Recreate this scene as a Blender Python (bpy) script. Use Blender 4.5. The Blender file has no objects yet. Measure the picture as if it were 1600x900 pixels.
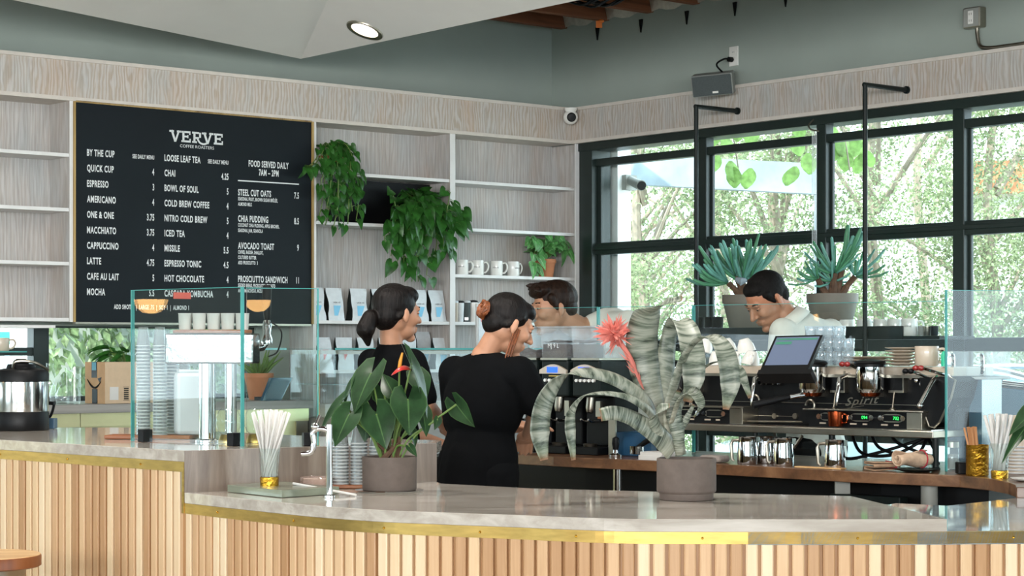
import bpy, bmesh, math, random
from mathutils import Vector, Matrix, Euler, Quaternion
PI = math.pi
rnd = random.Random(7)
SC = bpy.context.scene
COL = SC.collection
# ------------------------------------------------------------------ camera, world, lights
F, HX, HY, CZ = 3150.0, 800.0, 545.0, 1.40      # focal length and horizon in pixels of a 1600x900 frame, eye height
cam_d = bpy.data.cameras.new('camera'); cam = bpy.data.objects.new('camera', cam_d); COL.objects.link(cam)
cam.location = (0, 0, CZ); cam.rotation_euler = (PI/2, 0, 0)
cam_d.sensor_width = 36; cam_d.lens = 36*F/1600; cam_d.shift_y = (HY-450)/1600
cam_d.clip_start = .1; cam_d.clip_end = 200
SC.camera = cam
SC.view_settings.view_transform = 'Standard'; SC.view_settings.look = 'None'
SC.view_settings.gamma = 1; SC.view_settings.use_curve_mapping = False
SC.view_settings.exposure = 1.08
SC.cycles.use_denoising = True
SC.cycles.max_bounces = 10; SC.cycles.transparent_max_bounces = 24
SC.cycles.sample_clamp_indirect = 6; SC.cycles.caustics_reflective = False; SC.cycles.caustics_refractive = False
WORLD_STRENGTH = 3.0; SUN = 3.6; FRONT = 255.0; COUNTER_FILL = 30.0
w = bpy.data.worlds.new('sky'); SC.world = w; w.use_nodes = True
bg = w.node_tree.nodes['Background']; bg.inputs[1].default_value = WORLD_STRENGTH
bg.inputs[0].default_value = (.74, .90, 1.0, 1)
def lamp(name, kind, loc, rot, energy, color, **kw):
    d = bpy.data.lights.new(name, kind); d.energy = energy; d.color = color
    for k, v in kw.items(): setattr(d, k, v)
    o = bpy.data.objects.new(name, d); COL.objects.link(o); o.location = loc; o.rotation_euler = rot
    return o
# sun high behind the street front of the cafe; daylight of the street windows behind the tables
lamp('sun', 'SUN', (-6, -10, 14), (math.radians(40), 0, math.radians(-32)), SUN, (1, .95, .86), angle=.01)
for x, wd in ((-5.5, 3.9), (-1.0, 3.9), (2.7, 2.3)): lamp('street_window_daylight', 'AREA', (x, -5.25, 2.35), (math.radians(114), 0, 0), FRONT*wd/3.9, (1, .96, .91), shape='RECTANGLE', size=wd, size_y=1.4)
for x, y in ((-1.6, 7.2), (.4, 6.3)): lamp('counter_fill_light', 'AREA', (x, y, 3.55), (0, 0, 0), COUNTER_FILL, (1, .95, .88), shape='DISK', size=.5)  # unseen fill lamps, added overhead to brighten the countertop and plant tops

# ------------------------------------------------------------------ geometry helpers
class Frame:
    def __init__(s, o, ang): s.o = Vector((o[0], o[1], 0)); s.a = ang; s.x = Vector((math.cos(ang), math.sin(ang), 0)); s.y = Vector((-math.sin(ang), math.cos(ang), 0))
    def w(s, x, y, z=0): return s.o + s.x*x + s.y*y + Vector((0, 0, z))
    def hit(s, px, py, yl):                       # where the sight line of a pixel meets the plane y = yl of this frame: (x, z)
        k = (px-HX)/F; n = s.y; q = s.o + s.y*yl
        Y = q.dot(n)/(n.x*k + n.y); p = Vector((k*Y, Y, 0))
        return (p-s.o).dot(s.x), CZ - (py-HY)*Y/F
    def hx(s, px, yl): return s.hit(px, HY, yl)[0]
    def depth(s, xl, yl): return s.w(xl, yl).y
def P(px, py, Y): return Vector(((px-HX)/F*Y, Y, CZ - (py-HY)/F*Y))
def onz(px, py, z):                               # point of a level surface seen at a pixel
    Y = (CZ-z)*F/(py-HY); return Vector(((px-HX)/F*Y, Y, z))
CREATED = []
SUB = {'digits': ['display'], 'display_knob': ['display_bezel'], 'group_cap': ['group_cylinder'], 'plate_frame': ['temperature_plate'], 'soil': ['pot'], 'lens': ['housing', 'body', 'trim_ring'], 'badge': ['grille'], 'slots': ['receptacle'],
       'tape_print': ['packing_tape'], 'label_triangle': ['printed_label'], 'logo': ['body'], 'handle': ['door'], 'screen_rows': ['screen'], 'screen': ['casing'], 'glass_edge': ['pane', 'glass_top'], 'buttons': ['control_panel'], 'chalk_note': ['beans'],
       'hopper_rim': ['hopper'], 'tap_lever': ['spout'], 'screws': ['brass_band'], 'iris': ['eye'], 'hair_tie': ['hair'], 'hair_bun': ['hair'], 'loose_strands': ['hair'], 'collar': ['shirt'], 'lever_rod': ['lever_knob'], 'address_label': ['carton'], 'barcode': ['carton'],
       'smile_arrow': ['end_panel'], 'pink_motif': ['print'], 'edge_strip': ['side_panel'], 'crown': ['stems'], 'spadix': ['red_spathe'], 'red_stripe': ['roll']}
class MB:
    def __init__(s): s.v = []; s.f = []
    def add(s, vs, fs):
        b = len(s.v); s.v += [tuple(v) for v in vs]; s.f += [tuple(i+b for i in f) for f in fs]; return s
    def box(s, x0, x1, y0, y1, z0, z1, M=None):
        vs = [Vector((x, y, z)) for z in (z0, z1) for x, y in ((x0, y0), (x1, y0), (x1, y1), (x0, y1))]
        if M is not None: vs = [M @ v for v in vs]
        return s.add(vs, [(3, 2, 1, 0), (4, 5, 6, 7), (0, 1, 5, 4), (1, 2, 6, 5), (2, 3, 7, 6), (3, 0, 4, 7)])
    def prism(s, poly, z0, z1, M=None):           # poly counter-clockwise in xy
        n = len(poly); vs = [Vector((p[0], p[1], z0)) for p in poly] + [Vector((p[0], p[1], z1)) for p in poly]
        if M is not None: vs = [M @ v for v in vs]
        return s.add(vs, [tuple(range(n-1, -1, -1)), tuple(range(n, 2*n))] + [(i, (i+1) % n, n+(i+1) % n, n+i) for i in range(n)])
    def lathe(s, prof, seg=24, M=None, cap0=True, cap1=True):
        vs = []; fs = []
        for r, z in prof:
            for i in range(seg):
                a = 2*PI*i/seg; v = Vector((r*math.cos(a), r*math.sin(a), z)); vs.append(M @ v if M is not None else v)
        n = len(prof)
        for j in range(n-1):
            for i in range(seg): fs.append((j*seg+i, j*seg+(i+1) % seg, (j+1)*seg+(i+1) % seg, (j+1)*seg+i))
        if cap0: fs.append(tuple(range(seg-1, -1, -1)))
        if cap1: fs.append(tuple(range((n-1)*seg, n*seg)))
        return s.add(vs, fs)
    def tube(s, pts, rad, seg=8, caps=True):
        pts = [Vector(p) for p in pts]; n = len(pts)
        if not isinstance(rad, (list, tuple)): rad = [rad]*n
        t0 = (pts[1]-pts[0]).normalized(); u = t0.orthogonal().normalized(); vs = []; fs = []
        for i, p in enumerate(pts):
            t = (pts[min(i+1, n-1)]-pts[max(i-1, 0)])
            t = t.normalized() if t.length > 1e-9 else t0
            u = (u - t*u.dot(t)); u = u.normalized() if u.length > 1e-6 else t.orthogonal().normalized(); q = t.cross(u)
            for k in range(seg):
                a = 2*PI*k/seg; vs.append(p + (u*math.cos(a)+q*math.sin(a))*rad[i])
        for j in range(n-1):
            for i in range(seg): fs.append((j*seg+i, j*seg+(i+1) % seg, (j+1)*seg+(i+1) % seg, (j+1)*seg+i))
        if caps: fs += [tuple(range(seg-1, -1, -1)), tuple(range((n-1)*seg, n*seg))]
        return s.add(vs, fs)
    def ball(s, c, r, seg=16, rings=9, M=None):
        if not isinstance(r, (tuple, list, Vector)): r = (r, r, r)
        vs = []; fs = []
        for j in range(rings+1):
            t = PI*j/rings
            for i in range(seg):
                a = 2*PI*i/seg; v = Vector((math.sin(t)*math.cos(a)*r[0], math.sin(t)*math.sin(a)*r[1], -math.cos(t)*r[2]))
                vs.append((M @ v if M is not None else v) + Vector(c))
        for j in range(rings):
            for i in range(seg): fs.append((j*seg+i, j*seg+(i+1) % seg, (j+1)*seg+(i+1) % seg, (j+1)*seg+i))
        return s.add(vs, fs)
    def grid(s, rows):                            # rows of points
        n = len(rows[0]); vs = [p for r in rows for p in r]
        return s.add(vs, [(j*n+i, j*n+i+1, (j+1)*n+i+1, (j+1)*n+i) for j in range(len(rows)-1) for i in range(n-1)])
    def build(s, name, m, parent=None, smooth=False, bevel=0, thick=0, sub=0, uv=None):
        me = bpy.data.meshes.new(name); me.from_pydata(s.v, [], s.f); me.validate(); me.update()
        if uv:
            l = me.uv_layers.new(name='uv')
            for lp in me.loops: l.data[lp.index].uv = uv[lp.vertex_index]
        if smooth:
            bm = bmesh.new(); bm.from_mesh(me); bmesh.ops.remove_doubles(bm, verts=bm.verts, dist=1e-6) if not uv else None
            for f in bm.faces: f.smooth = True
            if smooth != 'all':
                for e in bm.edges:
                    if len(e.link_faces) == 2 and e.calc_face_angle(0) > math.radians(40): e.smooth = False
            bm.to_mesh(me); bm.free()
        o = bpy.data.objects.new(name, me); COL.objects.link(o)
        if m: me.materials.append(m)
        if parent:
            for want in SUB.get(name, ()):            # small pieces belong to the part they sit on
                hit = next((c for c in reversed(CREATED) if c.parent is parent and c.name.split('.')[0] == want), None)
                if hit: parent = hit; break
            o.parent = parent
        CREATED.append(o)
        if bevel:
            b = o.modifiers.new('bevel', 'BEVEL'); b.width = bevel; b.segments = 2; b.limit_method = 'ANGLE'
        if thick:
            b = o.modifiers.new('thick', 'SOLIDIFY'); b.thickness = thick; b.offset = 0
        if sub:
            b = o.modifiers.new('sub', 'SUBSURF'); b.levels = sub; b.render_levels = sub
        return o
LABELS = {}
def tag(o, label=None, cat=None, group=None, kind=None):
    if label: o['label'] = label
    if cat: o['category'] = cat
    if group: o['group'] = group
    if kind: o['kind'] = kind
    return o
def thing(name, label, cat, loc, rot=0, group=None):
    o = bpy.data.objects.new(name, None); o.empty_display_size = .1; COL.objects.link(o)
    o.location = loc; o.rotation_euler = (0, 0, rot) if not isinstance(rot, tuple) else rot
    return tag(o, label, cat, group)
def in_frame(o, fr, x=0, y=0, z=0): o.location = fr.w(x, y, z); o.rotation_euler = (0, 0, fr.a); return o
def copy_tree(o, label=None, loc=None, rot=None, group=None, parent=None):
    c = o.copy(); COL.objects.link(c)
    if parent: c.parent = parent
    if label: c['label'] = label
    if group: c['group'] = group
    if loc is not None: c.location = loc
    if rot is not None: c.rotation_euler = (0, 0, rot) if not isinstance(rot, tuple) else rot
    for ch in list(o.children): copy_tree(ch, parent=c)
    return c
def bez(pts, n=12):                               # Catmull-Rom through points
    pts = [Vector(p) for p in pts]; out = []
    q = [pts[0]*2-pts[1]] + pts + [pts[-1]*2-pts[-2]]
    for i in range(1, len(q)-2):
        a, b, c, d = q[i-1:i+3]
        for k in range(n):
            t = k/n; out.append(.5*((2*b)+(c-a)*t+(2*a-5*b+4*c-d)*t*t+(3*b-a-3*c+d)*t**3))
    out.append(pts[-1]); return out
ORD = 'first second third fourth fifth sixth seventh eighth ninth tenth eleventh twelfth'.split()

# ------------------------------------------------------------------ materials
def lin(c):
    if isinstance(c, str): c = tuple(int(c[i:i+2], 16)/255 for i in (0, 2, 4))
    return tuple(x/12.92 if x <= .04045 else ((x+.055)/1.055)**2.4 for x in c) + (1,)
def nodes(name):
    m = bpy.data.materials.new(name); m.use_nodes = True; nt = m.node_tree
    return m, nt, nt.nodes['Principled BSDF'], nt.nodes['Material Output']
def ramp(nt, cols):
    r = nt.nodes.new('ShaderNodeValToRGB'); e = r.color_ramp.elements
    while len(e) < len(cols): e.new(.5)
    for i, (p, c) in enumerate(cols): e[i].position = p; e[i].color = lin(c)
    return r
def coords(nt, scale=(1, 1, 1), src='Object'):
    tc = nt.nodes.new('ShaderNodeTexCoord'); mp = nt.nodes.new('ShaderNodeMapping'); mp.inputs['Scale'].default_value = scale
    nt.links.new(tc.outputs[src], mp.inputs[0]); return mp.outputs[0]
def noise(nt, vec, scale=5, detail=4, rough=.55, dist=0):
    n = nt.nodes.new('ShaderNodeTexNoise'); n.inputs['Scale'].default_value = scale; n.inputs['Detail'].default_value = detail
    n.inputs['Roughness'].default_value = rough; n.inputs['Distortion'].default_value = dist
    nt.links.new(vec, n.inputs['Vector']); return n.outputs['Fac']
def mix(nt, a, b, fac, mode='MIX'):
    n = nt.nodes.new('ShaderNodeMix'); n.data_type = 'RGBA'; n.blend_type = mode
    for sock, v in ((n.inputs[6], a), (n.inputs[7], b), (n.inputs[0], fac)):
        if hasattr(v, 'is_output'): nt.links.new(v, sock)
        else: sock.default_value = v
    return n.outputs[2]
def bump(nt, b, h, strength=.2, dist=.01):
    n = nt.nodes.new('ShaderNodeBump'); n.inputs['Strength'].default_value = strength; n.inputs['Distance'].default_value = dist
    nt.links.new(h, n.inputs['Height']); nt.links.new(n.outputs[0], b.inputs['Normal'])
def M_plain(name, c, rough=.5, metal=0, var=.12, scale=8, stretch=(1, 1, 1), coat=0, trans=0, spec=None, bmp=0):
    m, nt, b, out = nodes(name); L = lin(c)
    f = noise(nt, coords(nt, stretch), scale, 5)
    lo = tuple(x*(1-var) for x in L[:3])+(1,); hi = tuple(min(1, x*(1+var)) for x in L[:3])+(1,)
    r = nt.nodes.new('ShaderNodeValToRGB'); r.color_ramp.elements[0].position = .3; r.color_ramp.elements[1].position = .7
    r.color_ramp.elements[0].color = lo; r.color_ramp.elements[1].color = hi
    nt.links.new(f, r.inputs[0]); nt.links.new(r.outputs[0], b.inputs['Base Color'])
    b.inputs['Roughness'].default_value = rough; b.inputs['Metallic'].default_value = metal
    if coat: b.inputs['Coat Weight'].default_value = coat; b.inputs['Coat Roughness'].default_value = .08
    if spec is not None: b.inputs['Specular IOR Level'].default_value = spec
    if bmp: bump(nt, b, f, bmp)
    if trans:
        t = nt.nodes.new('ShaderNodeBsdfTranslucent'); nt.links.new(r.outputs[0], t.inputs[0])
        ms = nt.nodes.new('ShaderNodeMixShader'); ms.inputs[0].default_value = trans
        nt.links.new(b.outputs[0], ms.inputs[1]); nt.links.new(t.outputs[0], ms.inputs[2]); nt.links.new(ms.outputs[0], out.inputs[0])
    return m
def M_ply(name, cols, scale=3.0, stretch=(1, 1, .28), patch=('c9a98e', 'b9c2c4')):   # whitewashed rotary plywood, grain upright
    m, nt, b, out = nodes(name); v = coords(nt, stretch)
    wv = nt.nodes.new('ShaderNodeTexWave'); wv.wave_type = 'BANDS'; wv.bands_direction = 'X'
    wv.inputs['Scale'].default_value = scale*4.2; wv.inputs['Distortion'].default_value = 16; wv.inputs['Detail'].default_value = 3; wv.inputs['Detail Scale'].default_value = .9
    nt.links.new(v, wv.inputs['Vector'])
    r = ramp(nt, [(.1, cols[0]), (.55, cols[1]), (.85, cols[2])]); nt.links.new(wv.outputs['Fac'], r.inputs[0])
    p1 = ramp(nt, [(.5, (0, 0, 0)), (.72, (.75, .75, .75))]); nt.links.new(noise(nt, coords(nt, (2.2, 2.2, .7)), 2.2, 4), p1.inputs[0])
    p2 = ramp(nt, [(.48, (0, 0, 0)), (.7, (.7, .7, .7))]); nt.links.new(noise(nt, coords(nt, (1.5, 1.5, .6)), 3.1, 3), p2.inputs[0])
    c = mix(nt, r.outputs[0], lin(patch[0]), p1.outputs[0]); c = mix(nt, c, lin(patch[1]), p2.outputs[0])
    fine = ramp(nt, [(.3, (.86, .86, .86)), (.7, (1, 1, 1))]); nt.links.new(noise(nt, coords(nt, (60, 60, 2)), 3, 3), fine.inputs[0])
    c = mix(nt, c, fine.outputs[0], 1.0, 'MULTIPLY')
    nt.links.new(c, b.inputs['Base Color']); b.inputs['Roughness'].default_value = .6
    bump(nt, b, wv.outputs['Fac'], .12, .004); return m
def M_wood(name, cols, scale=6, stretch=(1, 1, .06), rough=.5, coat=0):
    m, nt, b, out = nodes(name); v = coords(nt, stretch)
    f = noise(nt, v, scale, 8, .62, .6); r = ramp(nt, [(.3, cols[0]), (.5, cols[1]), (.7, cols[2])]); nt.links.new(f, r.inputs[0])
    nt.links.new(r.outputs[0], b.inputs['Base Color']); b.inputs['Roughness'].default_value = rough
    if coat: b.inputs['Coat Weight'].default_value = coat; b.inputs['Coat Roughness'].default_value = .1
    bump(nt, b, f, .08, .003); return m
def M_glass(name, tint=(.93, .985, .97), haze=0.0, hazecol='ffffff', boost=1.0, rough=0.0):
    m, nt, b, out = nodes(name); nt.nodes.remove(b)
    tr = nt.nodes.new('ShaderNodeBsdfTransparent'); tr.inputs[0].default_value = tint+(1,)
    gl = nt.nodes.new('ShaderNodeBsdfGlossy'); gl.inputs['Roughness'].default_value = rough
    fr = nt.nodes.new('ShaderNodeLayerWeight'); fr.inputs[0].default_value = .5     # Schlick reflectance, the same from both faces
    pw = nt.nodes.new('ShaderNodeMath'); pw.operation = 'POWER'; pw.inputs[1].default_value = 5; nt.links.new(fr.outputs['Facing'], pw.inputs[0])
    mu = nt.nodes.new('ShaderNodeMath'); mu.operation = 'MULTIPLY_ADD'; mu.inputs[1].default_value = .9*boost; mu.inputs[2].default_value = .022*boost; mu.use_clamp = True
    nt.links.new(pw.outputs[0], mu.inputs[0])
    ms = nt.nodes.new('ShaderNodeMixShader'); nt.links.new(mu.outputs[0], ms.inputs[0])
    base = tr.outputs[0]
    if haze:
        df = nt.nodes.new('ShaderNodeBsdfDiffuse'); df.inputs[0].default_value = lin(hazecol)
        nz = noise(nt, coords(nt), 9, 3); rr = ramp(nt, [(.2, (haze*.6,)*3), (.8, (haze*1.3,)*3)])
        for e in rr.color_ramp.elements: pass
        rr.color_ramp.elements[0].color = (haze*.6,)*3+(1,); rr.color_ramp.elements[1].color = (min(1, haze*1.4),)*3+(1,)
        nt.links.new(nz, rr.inputs[0])
        m2 = nt.nodes.new('ShaderNodeMixShader'); nt.links.new(rr.outputs[0], m2.inputs[0]); nt.links.new(tr.outputs[0], m2.inputs[1]); nt.links.new(df.outputs[0], m2.inputs[2]); base = m2.outputs[0]
    nt.links.new(base, ms.inputs[1]); nt.links.new(gl.outputs[0], ms.inputs[2]); nt.links.new(ms.outputs[0], out.inputs[0]); return m
def M_emit(name, c, s):
    m, nt, b, out = nodes(name); b.inputs['Base Color'].default_value = lin(c); b.inputs['Emission Color'].default_value = lin(c); b.inputs['Emission Strength'].default_value = s
    return m
def M_slat(name):                                 # every batten a tone of its own
    m, nt, b, out = nodes(name)
    at = nt.nodes.new('ShaderNodeAttribute'); at.attribute_name = 'tone'
    g = noise(nt, coords(nt, (30, 30, 1.2)), 4, 6)
    r = ramp(nt, [(0, 'a67c53'), (.35, 'c59f77'), (.7, 'd4b68f'), (1, 'dfc7a6')])
    ad = nt.nodes.new('ShaderNodeMath'); ad.operation = 'MULTIPLY_ADD'; nt.links.new(g, ad.inputs[0]); ad.inputs[1].default_value = .45
    sb = nt.nodes.new('ShaderNodeMath'); sb.operation = 'SUBTRACT'; nt.links.new(at.outputs['Fac'], sb.inputs[0]); sb.inputs[1].default_value = .22
    nt.links.new(sb.outputs[0], ad.inputs[2]); nt.links.new(ad.outputs[0], r.inputs[0]); nt.links.new(r.outputs[0], b.inputs['Base Color'])
    b.inputs['Roughness'].default_value = .45; return m
def M_stone(name, cols, stretch=(1.0, 9, 9), rough=.07, rot=0):
    m, nt, b, out = nodes(name); tc = nt.nodes.new('ShaderNodeTexCoord'); mp = nt.nodes.new('ShaderNodeMapping')
    mp.inputs['Rotation'].default_value = (0, 0, rot); mp.inputs['Scale'].default_value = stretch; nt.links.new(tc.outputs['Object'], mp.inputs[0])
    f = noise(nt, mp.outputs[0], 2.6, 9, .6, .35); r = ramp(nt, [(.25, cols[0]), (.45, cols[1]), (.6, cols[2]), (.8, cols[3])]); nt.links.new(f, r.inputs[0])
    nt.links.new(r.outputs[0], b.inputs['Base Color']); b.inputs['Roughness'].default_value = rough; b.inputs['Specular IOR Level'].default_value = .6
    return m
def M_leaf(name, c, var=.35, trans=.25, rough=.38, vein=None):
    m, nt, b, out = nodes(name); L = lin(c); f = noise(nt, coords(nt), 22, 3)
    r = nt.nodes.new('ShaderNodeValToRGB'); e = r.color_ramp.elements; e[0].position = .3; e[1].position = .7
    e[0].color = tuple(x*(1-var) for x in L[:3])+(1,); e[1].color = tuple(min(1, x*(1+var)) for x in L[:3])+(1,)
    nt.links.new(f, r.inputs[0]); col = r.outputs[0]
    if vein:
        at = nt.nodes.new('ShaderNodeUVMap'); sx = nt.nodes.new('ShaderNodeSeparateXYZ'); nt.links.new(at.outputs[0], sx.inputs[0])
        a = nt.nodes.new('ShaderNodeMath'); a.operation = 'ABSOLUTE'; nt.links.new(sx.outputs[0], a.inputs[0])
        rr = ramp(nt, [(0, (1, 1, 1)), (.07, (0, 0, 0)), (.9, (0, 0, 0)), (1, (.75, .75, .75))]); nt.links.new(a.outputs[0], rr.inputs[0])
        col = mix(nt, col, lin(vein), rr.outputs[0])
    nt.links.new(col, b.inputs['Base Color']); b.inputs['Roughness'].default_value = rough; b.inputs['Specular IOR Level'].default_value = .35
    t = nt.nodes.new('ShaderNodeBsdfTranslucent'); nt.links.new(col, t.inputs[0]); ms = nt.nodes.new('ShaderNodeMixShader'); ms.inputs[0].default_value = trans
    nt.links.new(b.outputs[0], ms.inputs[1]); nt.links.new(t.outputs[0], ms.inputs[2]); nt.links.new(ms.outputs[0], out.inputs[0]); return m
def M_brom(name):                                 # grey-green strap leaf with dark cross bands
    m, nt, b, out = nodes(name); u = nt.nodes.new('ShaderNodeUVMap'); mp = nt.nodes.new('ShaderNodeMapping'); mp.inputs['Scale'].default_value = (.6, 30, 1); nt.links.new(u.outputs[0], mp.inputs[0])
    f = noise(nt, mp.outputs[0], 1.0, 5, .6, .5); r = ramp(nt, [(.34, '2b342a'), (.45, '667062'), (.56, '92978a'), (.8, 'b1b1a3')]); nt.links.new(f, r.inputs[0])
    sp = nt.nodes.new('ShaderNodeSeparateXYZ'); nt.links.new(u.outputs[0], sp.inputs[0])
    rr = ramp(nt, [(.0, 'c9bfa6'), (.3, '000000'), (.9, '000000'), (1, '5f7a35')])
    k = ramp(nt, [(0, (.7, .7, .7)), (.25, (0, 0, 0)), (.93, (0, 0, 0)), (1, (.8, .8, .8))]); nt.links.new(sp.outputs[1], k.inputs[0])
    kc = ramp(nt, [(0, 'c8c0aa'), (.5, 'c8c0aa'), (.51, '5b6f33'), (.965, '4c6a30'), (1, 'a5623c')]); nt.links.new(sp.outputs[1], kc.inputs[0])
    c = mix(nt, r.outputs[0], kc.outputs[0], k.outputs[0]); nt.links.new(c, b.inputs['Base Color']); b.inputs['Roughness'].default_value = .42
    t = nt.nodes.new('ShaderNodeBsdfTranslucent'); nt.links.new(c, t.inputs[0]); ms = nt.nodes.new('ShaderNodeMixShader'); ms.inputs[0].default_value = .12
    nt.links.new(b.outputs[0], ms.inputs[1]); nt.links.new(t.outputs[0], ms.inputs[2]); nt.links.new(ms.outputs[0], out.inputs[0]); return m
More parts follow.
